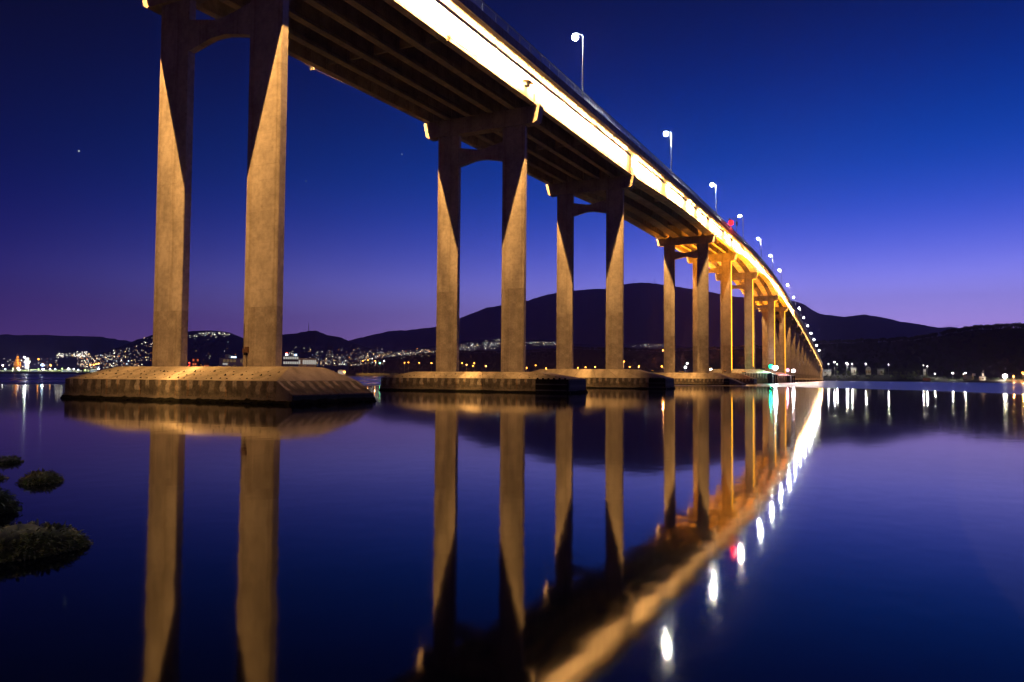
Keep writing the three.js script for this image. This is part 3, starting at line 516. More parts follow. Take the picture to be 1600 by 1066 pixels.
// --- single lamps one can pick out: a post and a glowing head
const postMat = std([0.35, 0.35, 0.33], 0.6), headGeo = new THREE.IcosahedronGeometry(1, 1), postGeo = new THREE.CylinderGeometry(0.07, 0.12, 1, 5);
function lamp(name, x, y, d, r, m, label, grp, light) {
  const p = spot(x, y, d), th = bearing(x, y), base = Math.max(0.3, groundH(th, d) - 0.2), g = group(name, scene, new THREE.Vector3(p.x, base, p.z)), h = Math.max(1.5, p.y - base);
  const post = mesh('pole', postGeo, postMat, g); post.scale.set(d / 900, h, d / 900); post.position.y = h / 2;
  const head = mesh('lamp_head', headGeo, m, g); head.scale.set(r, r * 0.8, r); head.position.y = h; head.castShadow = false;
  if (light) { const l = new THREE.PointLight(new THREE.Color().setRGB(...light[0]), light[1]); l.position.set(p.x, p.y - r - 0.3, p.z); l.shadow.radius = 20; scene.add(l); }
  return tag(g, label, 'street lamp', grp);
}
const ORANGE = glow([1, 0.34, 0.04], 12), WHITE = glow([1, 0.95, 0.92], 22), PINKW = glow([1, 0.86, 0.88], 60), BLUEW = glow([0.5, 0.7, 1], 14), GREENW = glow([0.7, 1, 0.35], 7);
[[4, 571], [8, 577], [20, 576], [28, 575.5], [30, 578], [40, 571], [60, 577], [67, 577], [78, 577], [86, 577], [97, 576], [107, 576.5], [115, 577], [122, 578], [133, 578.5], [154, 576.5]].forEach(([x, y], k) => lamp('wharf_lamp', x, y, shoreR(bearing(x)) + 25, k % 4 === 3 ? 2.9 : 1.9, [WHITE, BLUEW, GREENW, WHITE][k % 4], `flood lamp on the left wharf, ${nth[k]} from the left edge`, 'flood lamps along the left wharf', k % 4 === 3 ? [[0.85, 1, 0.6], 14000] : k % 2 ? [[0.8, 1, 0.5], 5000] : null));
lamp('flood_lamp', 66, 570.5, 2900, 4.6, BLUEW, 'brightest blue-white flood lamp on a tall mast over the left wharf', null, [[0.85, 0.95, 1], 24000]);
lamp('flood_lamp', 38, 558.5, 2980, 3, WHITE, 'white flood lamp beside the top of the pale silo tower');
[[146, 570], [150, 569], [154, 568], [141, 570.5], [60, 561.5], [79, 571]].forEach(([x, y], k) => lamp('street_lamp', x, y, 3050 + 20 * k, 2.6, ORANGE, `orange street lamp behind the left wharf, ${nth[k]} of six`, 'orange lamps behind the left wharf'));
[[567, 564], [575, 563], [586, 564], [632, 567], [638, 566.5], [655, 567], [674, 567.5], [722, 567.5], [729, 570], [741, 567.5], [739, 572], [759, 572], [823, 575], [837, 571], [853, 575.5], [862, 578.5], [903, 575], [915, 574], [930, 573.5], [975, 565], [984, 573.5], [998.5, 572.5], [1034, 572.5], [1036, 547.5]].forEach(([x, y], k) => { const d = shoreR(bearing(x)) + 55; lamp('street_lamp', x, y, d, 1.55, ORANGE, `orange road lamp on the far shore, ${k < 20 ? nth[k] : 'twenty-' + nth[k - 20]} right of the near pier`, 'orange road lamps on the far shore', [[1, 0.42, 0.1], 4500]); });
[[470, 578, 2.6], [538, 581.5, 3.4]].forEach(([x, y, r], k) => lamp('jetty_lamp', x, y, shoreR(bearing(x)) + 8, r, ORANGE, ['yellow jetty lamp just over the near pile cap', 'large yellow jetty lamp at the far waterline right of the near pile cap'][k], null, [[1, 0.5, 0.1], 9000]));
lamp('street_lamp', 593.5, 567.5, 2060, 1.8, glow([0.1, 1, 0.5], 20), 'small green lamp on the grassy far bank left of the second pier');
lamp('street_lamp', 600, 564, 2060, 1.2, WHITE, 'pale street lamp beside the small green lamp on the far bank');
[[1074, 568, 1.6], [1071, 574, 2.4], [1111, 577.5, 2.4]].forEach(([x, y, r], k) => lamp('yard_lamp', x, y, shoreR(bearing(x)) + 25, r, WHITE, `white yard lamp on the far shore by the fourth pier, ${nth[k]} from the left`, 'white yard lamps behind the fourth pier', k === 1 ? [[1, 0.95, 0.8], 9000] : null));
// right shore
[[1294.5, 569, 0.6], [1304, 566, 0.95], [1308, 569.5, 0.6], [1323, 567.5, 1.0], [1325, 569.5, 0.65], [1331.5, 568.5, 0.6], [1353, 568.7, 0.9], [1388.5, 569.5, 0.5], [1443, 571, 0.4], [1449, 572.5, 0.5], [1461, 584, 0.5], [1489, 583, 1.0], [1505.5, 584.7, 0.5], [1508.5, 583, 0.95], [1570.5, 587.5, 1.9], [1584, 587.7, 0.7], [1598.5, 582.5, 1.1]].forEach(([x, y, r], k) => { const big = k === 14; lamp(big ? 'flood_lamp' : 'street_lamp', x, y, shoreR(bearing(x)) + (k < 10 ? 62 : 30), r * (big ? 1 : 0.72), k >= 15 ? ORANGE : big ? PINKW : WHITE, big ? 'glaring white flood lamp low on the right shore' : `${k >= 15 ? 'orange' : 'white'} street lamp on the right shore, ${nth[k]} from the bridge end`, big ? null : 'lamps along the right shore', k >= 15 ? [[1, 0.4, 0.1], 2500] : [[1, 0.95, 0.85], big ? 4500 : r * 900]); });

// --- buildings
const pale = std([0.5, 0.47, 0.42], 0.8), cream = std([0.55, 0.5, 0.4], 0.8), brickRed = std([0.28, 0.1, 0.06], 0.85), darkWall = std([0.12, 0.12, 0.13], 0.8), roofMat = std([0.08, 0.08, 0.085], 0.8);
const winWhite = glow([1, 0.95, 0.85], 0.6), winWarm = glow([1, 0.62, 0.28], 0.4), winBlue = glow([0.12, 0.16, 1], 1.6), signBlue = glow([0.55, 0.75, 1], 5), redGlow = glow([1, 0.06, 0.03], 12);
function building(name, label, cat, x0, x1, top, d, wall, win, rows, cols, opt = {}) {
  const xm = (x0 + x1) / 2, p = spot(xm, 580, d), th = bearing(xm), b = Math.max(0.8, groundH(th, d) - 0.3), h = Math.max(3, spot(xm, top, d).y - b), w = Math.abs(bearing(x1) - bearing(x0)) * d, dep = opt.depth ?? Math.min(18, w * 0.7);
  const g = tag(group(name, scene, new THREE.Vector3(p.x, b, p.z)), label, cat); g.rotation.y = -th;
  mesh('wall', bx(w, h, dep, 0, h / 2, -dep / 2), wall, g);
  if (opt.gable) mesh('roof', tris((() => { const v = (x, y, z) => new THREE.Vector3(x, y, z), W2 = w / 2 + 0.4, r = h + opt.gable, A = v(-W2, h, 0.4), B = v(W2, h, 0.4), C = v(W2, h, -dep - 0.4), D = v(-W2, h, -dep - 0.4), E = v(-W2, r, -dep / 2), F = v(W2, r, -dep / 2); return [[A, B, F], [A, F, E], [C, D, E], [C, E, F], [B, C, F], [D, A, E]]; })()), roofMat, g);
  else mesh('roof', bx(w + 0.6, 0.5, dep + 0.6, 0, h + 0.25, -dep / 2), roofMat, g);
  for (let r = 0; r < rows; r++) for (let c = 0; c < cols; c++) { if (rnd() > (opt.lit ?? 1)) continue; const ww = w / cols * 0.78, hh = h / rows * 0.5; const f = mesh('window', bx(ww, hh, 0.2, (c + 0.5 - cols / 2) * w / cols, (r + 0.55) * h / rows, 0.06), win, g); f.castShadow = false; }
  return { g, w, h, dep };
}
{
  const a = building('office_block', 'dark office block with bright bands of lit windows right of the near pier', 'office block', 442, 466, 556, 2480, darkWall, winWhite, 4, 7);
  for (const [x, c, m, r] of [[-0.28, 8, redGlow, 2.6], [-0.3, 3, WHITE, 3], [0.32, 2.5, BLUEW, 3]]) { const k = mesh('roof_light', headGeo, m, a.g); k.scale.setScalar(r); k.position.set(a.w * x, a.h + c, -3); mesh('mast', bar(new THREE.Vector3(a.w * x, a.h, -3), new THREE.Vector3(a.w * x, a.h + c, -3), 0.3, 5), postMat, a.g); }
  building('long_building', 'long low pale building lit along its front right of the near pier', 'building', 466, 494, 560, 2440, pale, winWhite, 2, 9, { lit: 0.8 });
  building('shed', 'low waterfront shed with glaring white front right of the near pier', 'shed', 484, 502, 576.5, 2330, pale, winWhite, 1, 6);
  building('shed', 'low lit waterfront shed nearer the second pier', 'shed', 503, 523, 579.5, 2260, cream, winWarm, 1, 5, { lit: 0.7 });
  building('shed', 'small white-lit pavilion among trees left of the second pier', 'shed', 528, 540, 578, 2200, pale, winWhite, 1, 4);
  const c = building('hotel', 'cream stepped hotel with blue lit base between the near columns', 'hotel', 342, 385, 560, 2560, cream, winWarm, 3, 8, { lit: 0.45 });
  mesh('rooftop_block', bx(c.w * 0.2, 12, 10, -c.w * 0.2, c.h + 6.3, -8), cream, c.g); mesh('blue_front', bx(c.w * 0.24, c.h * 0.4, 1, -c.w * 0.28, c.h * 0.28, 0.7), winBlue, c.g); mesh('sign_panel', bx(c.w * 0.19, 4.5, 1, c.w * 0.02, c.h + 4, 0.2), signBlue, c.g); mesh('white_front', bx(c.w * 0.17, 5, 1, -c.w * 0.28, c.h * 0.66, 0.7), winWhite, c.g);
  building('apartment_block', 'red lit brick block beside the white tower between the near columns', 'apartment block', 300, 310, 560, 2600, brickRed, glow([1, 0.2, 0.06], 0.7), 4, 3, { lit: 0.6 });
  building('house', 'low red lit house right of the dark cypress between the near columns', 'house', 318, 326, 567, 2600, brickRed, glow([1, 0.25, 0.08], 0.6), 1, 3, { gable: 4 });
  // white tower with a red head
  const t = tag(group('lookout_tower', scene, spot(295.5, 573, 2650).setY(2)), 'slender white tower with a red lit head against the near column', 'tower');
  const tl = (r0, r1, y0, y1, m, n) => mesh(n, bar(new THREE.Vector3(0, y0, 0), new THREE.Vector3(0, y1, 0), r0, 10, r1), m, t);
  tl(4, 1.8, 0, 28, std([0.8, 0.8, 0.82], 0.7), 'shaft'); tl(3.4, 3.6, 28, 37, std([0.5, 0.05, 0.04], 0.7), 'head'); tl(0.4, 0.3, 37, 41, postMat, 'mast'); for (const [y, c, k] of [[12, [0.85, 0.92, 1], 900], [33, [1, 0.12, 0.06], 900]]) { const l = new THREE.PointLight(new THREE.Color().setRGB(...c), k), e = spot(295.5, 573, 2636); l.position.set(e.x, y, e.z); scene.add(l); }
  const tb = mesh('beacon', headGeo, redGlow, t); tb.scale.setScalar(1.6); tb.position.y = 39;
  // cypress
  const cy = tree(2, spot(312, 575, 2450).setY(3), 3.9, 'tall dark cypress between the near columns', null);
  // orange floodlit spire
  const s = tag(group('church', scene, spot(27, 566, 3300).setY(5)), 'orange floodlit stepped church tower with a small spire at far left', 'church');
  const am = std([0.62, 0.5, 0.34], 0.85), by = spot(27, 565.5, 3300).y - 5;
  mesh('hall', bx(27, by, 12, 0, by / 2, 0), am, s); mesh('tower', bx(13, 9, 10, 0, by + 4.5, 0), am, s); mesh('belfry', bx(7, 13, 7, 0, by + 15.5, 0), am, s); mesh('spire', (() => { const q = new THREE.ConeGeometry(3.6, 12, 8); q.translate(0, by + 28, 0); return q; })(), am, s);
  for (const [dx, dy] of [[-12, by - 4], [12, by - 4], [0, by + 12]]) { const l = new THREE.PointLight(new THREE.Color().setRGB(1, 0.36, 0.03), 1500), th = bearing(27); l.position.copy(spot(27, 566, 3282).setY(5 + dy)).add(new THREE.Vector3(Math.cos(th) * dx, 0, Math.sin(th) * dx)); scene.add(l); }
  // pale silos: a tall slab with a cross arm near the top
  const z = tag(group('silo_tower', scene, spot(41.5, 578, 2960).setY(1)), 'pale tower with a broad crossbar near its top on the left wharf', 'tower');
  const zh = spot(41.5, 559, 2960).y - 1, sw = 3.2 * 2960 / 1134;
  mesh('shaft', bx(sw, zh, 8, 0, zh / 2, 0), pale, z); mesh('crossbar', bx(sw * 2.7, 7, 9, 0, zh * 0.74, 0.6), pale, z);
  { const l = new THREE.PointLight(new THREE.Color().setRGB(0.9, 0.92, 1), 26000); l.position.copy(spot(40, 568, 2930)); scene.add(l); }
  [[-6, 24], [24, 44], [46, 58], [58, 74], [74, 94], [95, 112], [113, 128], [129, 140], [140, 152]].forEach(([x0, x1], k) => building('wharf_shed', `long low wharf shed on the left shore, ${nth[k]} from the left edge`, 'wharf shed', x0 + 0.5, x1 - 0.5, 578.6 - (k % 3) * 0.9, shoreR(bearing((x0 + x1) / 2)) + 60, [pale, cream, pale][k % 3], [glow([1, 0.95, 0.8], 0.25), glow([0.75, 1, 0.3], 0.22), glow([0.6, 0.75, 1], 0.4)][k % 3], 1, 6 + k % 3, { lit: 0.75, gable: 3 }));
  building('wharf', 'dark low wharf edge along the left shore', 'wharf', -30, 170, 581.2, shoreR(bearing(70)) + 8, darkWall, winWhite, 0, 0, { depth: 8 });
  // lit grass bank and shore road left of and behind the second pier
  for (const [x0, x1, m, n, lab] of [[556, 640, grass, 'grass_bank', 'mown grass bank lit by road lamps on the far shore left of the second pier'], [612, 885, asphalt, 'shore_road', null]]) {
    const A = [], B = []; for (let k = 0; k <= 24; k++) { const th = bearing(x0 + (x1 - x0) * k / 24), S = shoreR(th); A.push(polar(th, S + (n === 'grass_bank' ? 14 : 40), n === 'grass_bank' ? 2.2 : 7.2)); B.push(polar(th, S + (n === 'grass_bank' ? 70 : 75), n === 'grass_bank' ? 9.5 : 8.2)); }
    const T = []; for (let k = 0; k < 24; k++) T.push([A[k], A[k + 1], B[k + 1]], [A[k], B[k + 1], B[k]]);
    tag(mesh(n, tris(T), m), null, null, null, 'structure');
  }
  // right shore
  winWarm.emissiveIntensity = 0.14; winWhite.emissiveIntensity = 0.5;
  const D = (x) => shoreR(bearing(x));
  const pav = building('pavilion', 'small white domed pavilion under a lamp on the right shore', 'pavilion', 1353, 1361, 577, D(1357) + 55, pale, winWarm, 1, 3, { depth: 8 });
  mesh('dome', (() => { const q = new THREE.SphereGeometry(2.6, 14, 8, 0, 6.3, 0, 1.57); q.translate(0, pav.h + 0.5, -4); return q; })(), pale, pav.g); mesh('finial', bar(new THREE.Vector3(0, pav.h + 3, -4), new THREE.Vector3(0, pav.h + 5, -4), 0.2, 5, 0.05), postMat, pav.g);
  building('boathouse', 'long low lit boathouse on the right shore left of its white sign', 'boathouse', 1505, 1521, 587, D(1512) + 25, cream, winWarm, 1, 6, { lit: 0.25, gable: 1.5, depth: 8 });
  const hut = building('club_house', 'small pink-lit club house with a flagpole turret on the right shore', 'club house', 1530, 1540, 589, D(1535) + 22, pale, winWarm, 1, 4, { lit: 0.5, depth: 7 });
  mesh('turret', bx(1.6, 3, 1.6, 0.6, hut.h + 2, -3), pale, hut.g); mesh('flagpole', bar(new THREE.Vector3(0.6, hut.h + 3, -3), new THREE.Vector3(0.6, hut.h + 7, -3), 0.08, 5), postMat, hut.g);
  const sg = tag(group('sign_board', scene, spot(1522, 590, D(1522) + 24).setY(1.2)), 'plain white board on a post on the right shore', 'sign'); sg.rotation.y = -bearing(1522);
  const sh = spot(1522, 585.5, D(1522) + 24).y - 1.2; mesh('board', bx(2.8, 2.2, 0.15, 0, sh, 0), std([0.75, 0.72, 0.72]), sg); mesh('post', bar(new THREE.Vector3(0, 0, -0.2), new THREE.Vector3(0, sh, -0.2), 0.12, 5), postMat, sg);
  building('barge', 'brown flat barge moored along the right shore', 'barge', 1442, 1454, 592.2, D(1448) + 2, std([0.2, 0.09, 0.05]), winWarm, 0, 0, { depth: 6 });
  building('house', 'pale house behind shrubs near the bridge end on the right shore', 'house', 1284, 1299, 581, D(1291) + 60, pale, winWarm, 2, 4, { lit: 0.3, gable: 3 });
  building('house', 'pink-lit house between lamps on the right shore', 'house', 1330, 1338, 576, D(1334) + 70, pale, winWarm, 1, 4, { lit: 0.5, gable: 2 });
  building('house', 'low house with warm windows right of the domed pavilion', 'house', 1371, 1381, 578, D(1376) + 50, pale, winWarm, 1, 5, { lit: 0.4, gable: 1.5 });
  building('kiosk', 'small square white-lit kiosk on the right shore among the dark trees', 'kiosk', 1443, 1447, 577, D(1445) + 60, pale, winWhite, 1, 1, { depth: 4 });
  const place = (marks) => { const seen = {}; return (x) => { const m = marks.reduce((a, b) => Math.abs(b[0] - x) < Math.abs(a[0] - x) ? b : a), q = `${x < m[0] ? 'left' : 'right'} of ${m[1]}`, n = seen[q] = (seen[q] ?? -1) + 1; return n ? `${q}, ${ord(n)} such` : q; }; };
  const near = place([[1286, 'the bridge end'], [1304, 'the second lamp'], [1324, 'the double lamp'], [1353, 'the domed pavilion'], [1388, 'the pavilion lawn'], [1445, 'the square kiosk']]), behind = place([[460, 'the office block'], [510, 'the low sheds'], [540, 'the yellow jetty lamp'], [600, 'the green lamp'], [700, 'the second pier'], [780, 'the second pier'], [870, 'the third pier'], [960, 'the third pier'], [1040, 'the fourth pier'], [1100, 'the fourth pier']]);
  for (let k = 0; k < 80; k++) { const x = 1282 + 170 * Math.pow(rnd(), 1.2), d = D(x) + rr(8, 62), th = bearing(x), p = polar(th, d, groundH(th, d) - 0.3); tree(k % 2, p, rr(0.35, 0.75), `bushy tree on the right shore standing ${near(x)}`, 'trees along the right shore', foliageLit); }
  for (let k = 0; k < 30; k++) { const x = rr(440, 1130), d = D(x) + rr(20, 120), th = bearing(x), p = polar(th, d, groundH(th, d) - 0.3); tree(k % 2, p, rr(0.7, 1.3), `dark tree on the far shore ${behind(x)}`, 'trees on the far shore behind the bridge'); }
}
// masts on the hilltops
for (const [x, y0, y1, d, lab] of [[482, 517, 505, 4600, 'tall thin radio mast on the rounded hill right of the near pier'], [990.5, 442, 433, 8500, 'left radio mast on the mountain top'], [1023, 442, 434, 8500, 'right radio mast on the mountain top']]) {
  const b = spot(x, y0, d), t = spot(x, y1, d), g = tag(group('radio_mast', scene, b), lab, 'radio mast'), h = t.y - b.y;
  mesh('mast', bar(new THREE.Vector3(0, -8, 0), new THREE.Vector3(0, h, 0), d / 2600, 6, d / 5000), darkWall, g); mesh('platform', bx(d / 900, d / 1800, d / 900, 0, h * 0.45, 0), darkWall, g);
}

// ------------------------------------------------------------------ lamps and small things on the bridge
{
  const cool = new THREE.Color().setRGB(...COOL), us = [-14, 41, 96.4, 151.7, 207, 261.5, 315.5, 363.5, 409.7, 461.5, 511, 562, 615, 668, 721, 774, 827, 880];
  const poleG = new THREE.CylinderGeometry(0.07, 0.13, 9.2, 8); poleG.translate(0, 4.6, 0);
  const armG = new THREE.TubeGeometry(new THREE.QuadraticBezierCurve3(new THREE.Vector3(0, 9.15, 0), new THREE.Vector3(-0.1, 9.6, 0), new THREE.Vector3(-0.9, 9.68, 0)), 6, 0.05, 6);
  const headG = (() => { const g = new THREE.SphereGeometry(0.5, 14, 8); g.scale(1, 0.3, 0.7); g.translate(-1.15, 9.76, 0); return g; })();
  const bulbG = (() => { const g = new THREE.SphereGeometry(0.46, 16, 10); g.translate(-1.15, 9.3, 0); return g; })();
  us.forEach((u, k) => {
    const w = railTop(u) - 1.18, g = tag(group('street_lamp', scene, P(u, 8.84, w)), k > 2 ? `white street lamp on the bridge, ${nth[k - 2]} of those in view from the near end` : ['white street lamp on the bridge above the shore rocks, outside the picture', 'white street lamp on the bridge above the nearest pier', 'nearest and largest white street lamp in view on the bridge parapet'][k], 'street lamp', 'street lamps along the bridge');
    mesh('pole', poleG, polePaint, g); mesh('arm', armG, polePaint, g); mesh('lamp_head', headG, polePaint, g); const b = mesh('bulb', bulbG, coolBulb, g); b.castShadow = false;
    if (k > 4) { b.scale.setScalar(1); }
    const l = new THREE.PointLight(cool, 650); l.position.copy(P(u, 8.84 - 1.15, w + 8.7)); l.shadow.radius = 8; l.castShadow = k < 8; scene.add(l);
  });
  // red beacon
  const u = 232, w = railTop(u), g = tag(group('red_beacon', scene, P(u, 9.06, w - 1.2)), 'red warning beacon on the bridge rail before the crest', 'beacon');
  mesh('post', bar(P(0, 0.1, 0), P(0, 0.1, 1.6), 0.06), steelDark, g); mesh('bracket', bx(0.3, 0.08, 0.12, 0.02, 0.3, 0), steelDark, g);
  const r = mesh('lens', (() => { const q = new THREE.SphereGeometry(0.8, 16, 12); q.translate(0.1, 2.3, 0); return q; })(), glow([1, 0.008, 0.012], 7), g); r.castShadow = false;
  mesh('cap', (() => { const q = new THREE.CylinderGeometry(0.3, 0.7, 0.2, 12); q.translate(0.1, 3.1, 0); return q; })(), steelDark, g);
  { const l = new THREE.PointLight(new THREE.Color().setRGB(1, 0.05, 0.03), 90); l.position.copy(P(u, 10.3, w + 1.1)); scene.add(l); }
  // signal post beside it
  const s = tag(group('signal_post', scene, P(246, 8.84, railTop(246) - 1.18)), 'thin traffic signal gantry post on the bridge just beyond the red beacon', 'signal');
  mesh('pole', bar(P(0, 0, 0), P(0, 0, 6.2), 0.09), polePaint, s); mesh('arm', bar(P(0, 0, 6), P(0, -3, 6.1), 0.06), polePaint, s); mesh('signal_box', bx(0.5, 1.3, 0.4, 0.1, 4.2, 0), steelDark, s); mesh('signal_box', bx(0.45, 1.1, 0.35, -2.2, 5.5, 0), steelDark, s);
}
// navigation lights on the pile caps beside the channel
for (const [u, v, w, c, r, k, lab, x] of [[303.2, 13.6, 5.9, [0.0, 1, 0.42], 0.9, 3, 'green navigation light at the end of the first channel pile cap', 'green'], [303.4, 15.3, 5.4, [0.75, 0.92, 1], 0.85, 60, 'white navigation light just right of the green one', 'white'], [391.6, 12.9, 5.6, [1, 0.3, 0.5], 0.8, 5, 'pink navigation light at the end of the second channel pile cap', 'pink'], [391.8, 15.6, 5.3, [1, 0.86, 0.9], 0.75, 50, 'white navigation light right of the pink one', 'white']]) {
  const g = tag(group('navigation_light', scene, P(u, v, 3.6)), lab, 'navigation light', null);
  mesh('post', bar(P(0, 0, -0.5), P(0, 0, w - 3.6), 0.09), steelDark, g); mesh('foot', bx(0.5, 0.25, 0.5, 0, 0.1, 0), steelDark, g);
  const b = mesh('lens', (() => { const q = new THREE.SphereGeometry(r, 14, 10); q.translate(0, w - 3.6 + r, 0); return q; })(), glow(c, k), g); b.castShadow = false; mesh('cap', (() => { const q = new THREE.CylinderGeometry(r * 0.3, r, 0.2, 10); q.translate(0, w - 3.6 + 2 * r, 0); return q; })(), steelDark, g);
  const l = new THREE.PointLight(new THREE.Color().setRGB(...c), Math.max(120, k * 10)); l.position.copy(P(u - r - 0.3, v, w + r)); l.shadow.radius = 20; scene.add(l);
  if (v > 14.5) { const d = tag(group('dolphin', scene, P(u, v, 0)), `dark timber fender pile cluster under the ${x} navigation light at the ${u < 350 ? 'first' : 'second'} channel pile cap`, 'fender pile'); for (const [a, b2] of [[-0.5, -0.4], [0.5, -0.4], [0, 0.5]]) mesh('pile', bar(P(a, b2, -1), P(a * 0.8, b2 * 0.8, 3.5), 0.32, 8, 0.28), timberDark, d); mesh('deck_block', bx(1.8, 0.4, 1.8, 0, 3.35, 0), timberDark, d); }
}
// service cables slung under both edges of the nearest full span, with their hangers
{
  const tubeAlong = (pts, r) => new THREE.TubeGeometry(new THREE.CatmullRomCurve3(pts), 40, r, 5);
  const sag = (u0, v0, w0, u1, v1, w1, d) => Array.from({ length: 9 }, (_, k) => { const t = k / 8; return P(u0 + (u1 - u0) * t, v0 + (v1 - v0) * t, w0 + (w1 - w0) * t - d * 4 * t * (1 - t)); });
  const so = (u) => railTop(u) - soffit(1, u);
  for (const s of [1, -1]) {
    const v = s * 8.45, q = s > 0 ? 'right' : 'left', pts = [[44, 2.7], [59.6, 0.05], [78, 1.5]].map(([u, h]) => [u, so(u) + h]);
    const c = tag(group('service_cable', scene, P(0, 0, 0)), s > 0 ? 'thin dark cable slung across the floodlit girder face of the nearest span' : 'thin cable slung along the shadowed far edge of the nearest span', 'cable');
    mesh('strand', tubeAlong(sag(pts[0][0], v, pts[0][1], pts[1][0], v, pts[1][1], 0.25), 0.03), steelDark, c); mesh('strand', tubeAlong(sag(pts[1][0], v, pts[1][1], pts[2][0], v, pts[2][1], 0.35), 0.03), steelDark, c);
    const h = tag(group('cable_hanger', scene, P(59.6, v, so(59.6))), `small metal cable hanger at the lower ${q} edge of the nearest span`, 'bracket');
    mesh('plate', bx(0.45, 0.5, 0.08, -s * 0.12, 0.05, 0), steel, h); mesh('clamp', (() => { const g = new THREE.TorusGeometry(0.16, 0.05, 6, 12); g.translate(0, -0.05, 0.1); return g; })(), steel, h); mesh('bolt', bar(P(-0.3, 0, 0.1), P(0.3, 0, 0.1), 0.05), steel, h);
  }
  const h = tag(group('junction_box', scene, P(78.2, 8.3, so(78.2) + 1.25)), 'metal junction box with a sloping hood on the floodlit girder near the second pier', 'junction box');
  mesh('box', bx(0.5, 0.5, 0.9, 0, 0.2, 0), steel, h); mesh('hood', (() => { const g = bx(0.9, 0.06, 1.5, 0.15, 0.5, 0); g.rotateZ(-0.25); return g; })(), steelDark, h); mesh('bracket', bx(0.3, 0.1, 0.1, -0.2, 0, 0), steelDark, h);
}
// cabinet and conduit at the foot of the near right-hand column
{
  const g = tag(group('cabinet', scene, P(39.39, 3.5, 2.4)), 'small brown cabinet on a conduit at the foot of the nearest right column', 'electrical cabinet');
  mesh('conduit', bar(P(-0.1, 0.12, 0), P(-0.1, 0.1, 1.0), 0.07, 8), concreteLow, g); mesh('conduit', bar(P(-0.06, -0.15, 1.2), P(-0.06, -0.15, 3.2), 0.02, 6), steelDark, g);
  mesh('box', bx(0.26, 0.42, 0.16, 0.2, 1.3, 0.09), std([0.12, 0.06, 0.03], 0.7), g); mesh('box', bx(0.2, 0.3, 0.14, -0.08, 1.22, 0.08), std([0.16, 0.08, 0.04], 0.7), g); mesh('elbow', bx(0.22, 0.2, 0.18, 0.1, 1.0, 0.1), timberDark, g);
}
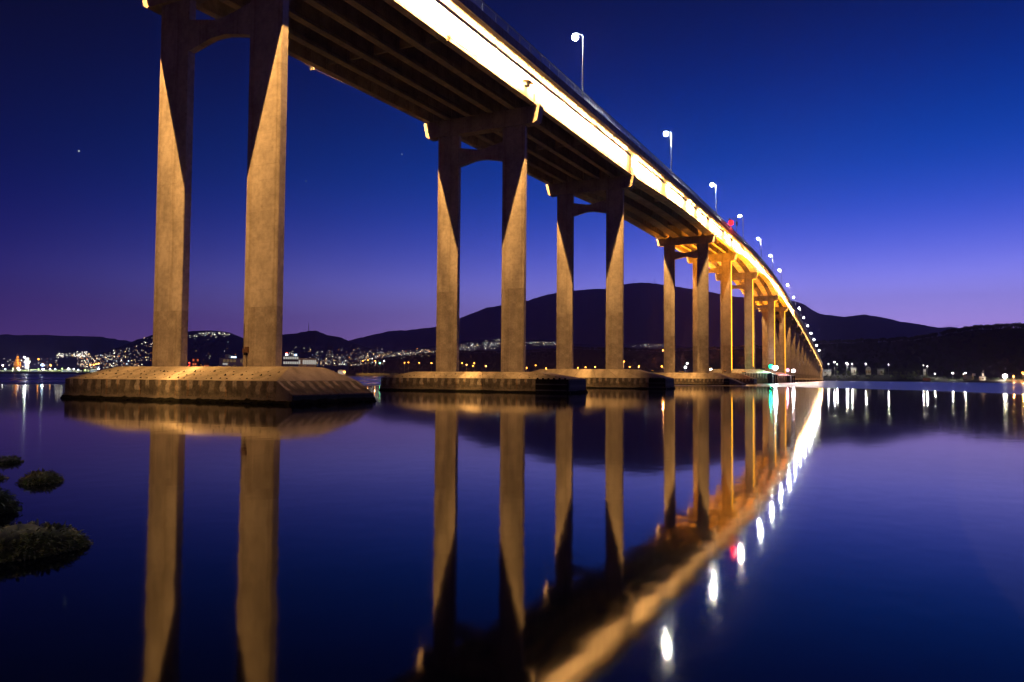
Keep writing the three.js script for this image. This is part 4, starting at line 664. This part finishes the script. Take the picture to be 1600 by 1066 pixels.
// weed-covered rocks by the shore at lower left
{
  const rockMat = matte([0.85, 0.85, 0.8], { vertexColors: true });
  const rock = (u, v, sx, sy, sz, s, label, tufts) => {
    const g = new THREE.IcosahedronGeometry(1, 13), p = g.attributes.position, col = new Float32Array(p.count * 3), q = new THREE.Vector3(), base = P(u, v, -0.06), N = [];
    for (let i = 0; i < p.count; i++) {
      q.fromBufferAttribute(p, i);
      const n = fbm(q.x * 1.6 + s * 9 + 40, q.y * 1.6 + q.z * 1.1 + 40, 500 + s, 5) - 0.5, f = fbm(q.x * 9 + 90, q.z * 9 + q.y * 7 + 90, 530 + s, 3) - 0.5;
      const rg = 1 - Math.abs(2 * fbm(q.x * 2.6 + 70, q.z * 2.6 + q.y * 3.1 + 70, 560 + s, 3) - 1), k = 1 + 0.5 * n + 0.10 * f + 0.22 * (rg - 0.8); q.multiplyScalar(k); q.y = q.y > 0 ? Math.pow(q.y, 1.15) : q.y;
      const bare = smooth(0.62, 0.95, q.y + 0.5 * n) , gr = 0.5 + f;
      const c = [0.07 + 0.22 * bare + 0.06 * gr, 0.075 + 0.18 * bare + 0.07 * gr, 0.03 + 0.15 * bare];
      col.set(c, i * 3); q.x *= sx; q.y *= sy; q.z *= sz; p.setXYZ(i, q.x, q.y, q.z);
    }
    g.setAttribute('color', new THREE.BufferAttribute(col, 3)); g.computeVertexNormals();
    const o = tag(group('rock', scene, base), label, 'rock'); o.rotation.y = s * 1.3;
    shadows(Object.assign(new THREE.Mesh(g, rockMat), { name: 'stone' })); const m = new THREE.Mesh(g, rockMat); m.name = 'stone'; shadows(m); o.add(m);
    const T = [], nr = g.attributes.normal, d = new THREE.Vector3();
    for (let k = 0; k < tufts; k++) {
      const i = Math.floor(rnd() * p.count); q.fromBufferAttribute(p, i); d.fromBufferAttribute(nr, i);
      if (q.y < 0.02 || q.y > sy * 0.92 && rnd() < 0.7) continue;
      const l = rr(0.03, 0.085), w = rr(0.006, 0.016), side = new THREE.Vector3(rr(-1, 1), rr(-0.2, 0.2), rr(-1, 1)).normalize().multiplyScalar(w), out = d.clone().multiplyScalar(rr(0.3, 0.9)).add(new THREE.Vector3(0, -0.55, 0)).normalize().multiplyScalar(l);
      const a = q.clone().addScaledVector(d, 0.004), b = a.clone().addScaledVector(d, l * 0.35).addScaledVector(out, 0.5), e = a.clone().add(out).addScaledVector(d, 0.015);
      T.push([a.clone().sub(side), a.clone().add(side), b.clone().add(side)], [a.clone().sub(side), b.clone().add(side), b.clone().sub(side)], [b.clone().sub(side), b.clone().add(side), e]);
    }
    tag(mesh('seaweed', tris(T), matte([0.13 + 0.03 * (s % 3), 0.15, 0.04], { specularIntensity: 0.5, roughness: 0.5 }), o), null, null, null, 'stuff');
  };
  rock(4.8, 35.6, 0.56, 0.3, 0.4, 1, 'largest weedy rock at the lower left edge of the water', 3600);
  rock(7.95, 30.75, 0.42, 0.22, 0.33, 2, 'flat weedy rock standing alone in the water, second nearest', 2200);
  rock(5.85, 32.9, 0.38, 0.38, 0.38, 3, 'pale-topped weedy rock cut by the left edge between the other two large rocks', 2200);
  rock(9.3, 27.4, 0.33, 0.17, 0.28, 4, 'small weedy rock furthest out at the left edge', 900);
  rock(7.7, 29.75, 0.3, 0.12, 0.25, 5, 'smallest low weedy rock at the left edge left of the flat one', 700);
}
// stars
[[123, 236, 2.2], [628, 241, 1.5], [478, 283, 1.2], [194, 170, 0.8], [357, 227, 0.9], [470, 138, 0.8]].forEach(([x, y, r], k) => { const d = ray(x, y).normalize(), m = new THREE.Mesh(new THREE.SphereGeometry(r * 1.3, 8, 6), glow([0.8, 0.9, 1], [0.5, 0.45, 0.35, 0.15, 0.2, 0.15][k])); m.name = numbered('star'); m.position.copy(EYE).addScaledVector(d, 2600); scene.add(m); tag(m, ['brightest star in the dark sky left of the near pier', 'star between the near and second piers', 'faint star just right of the near pier', 'faint star high above the brightest one', 'faint star between the near columns', 'faint star beside the near deck edge'][k], 'star'); });

renderer.render(scene, camera);
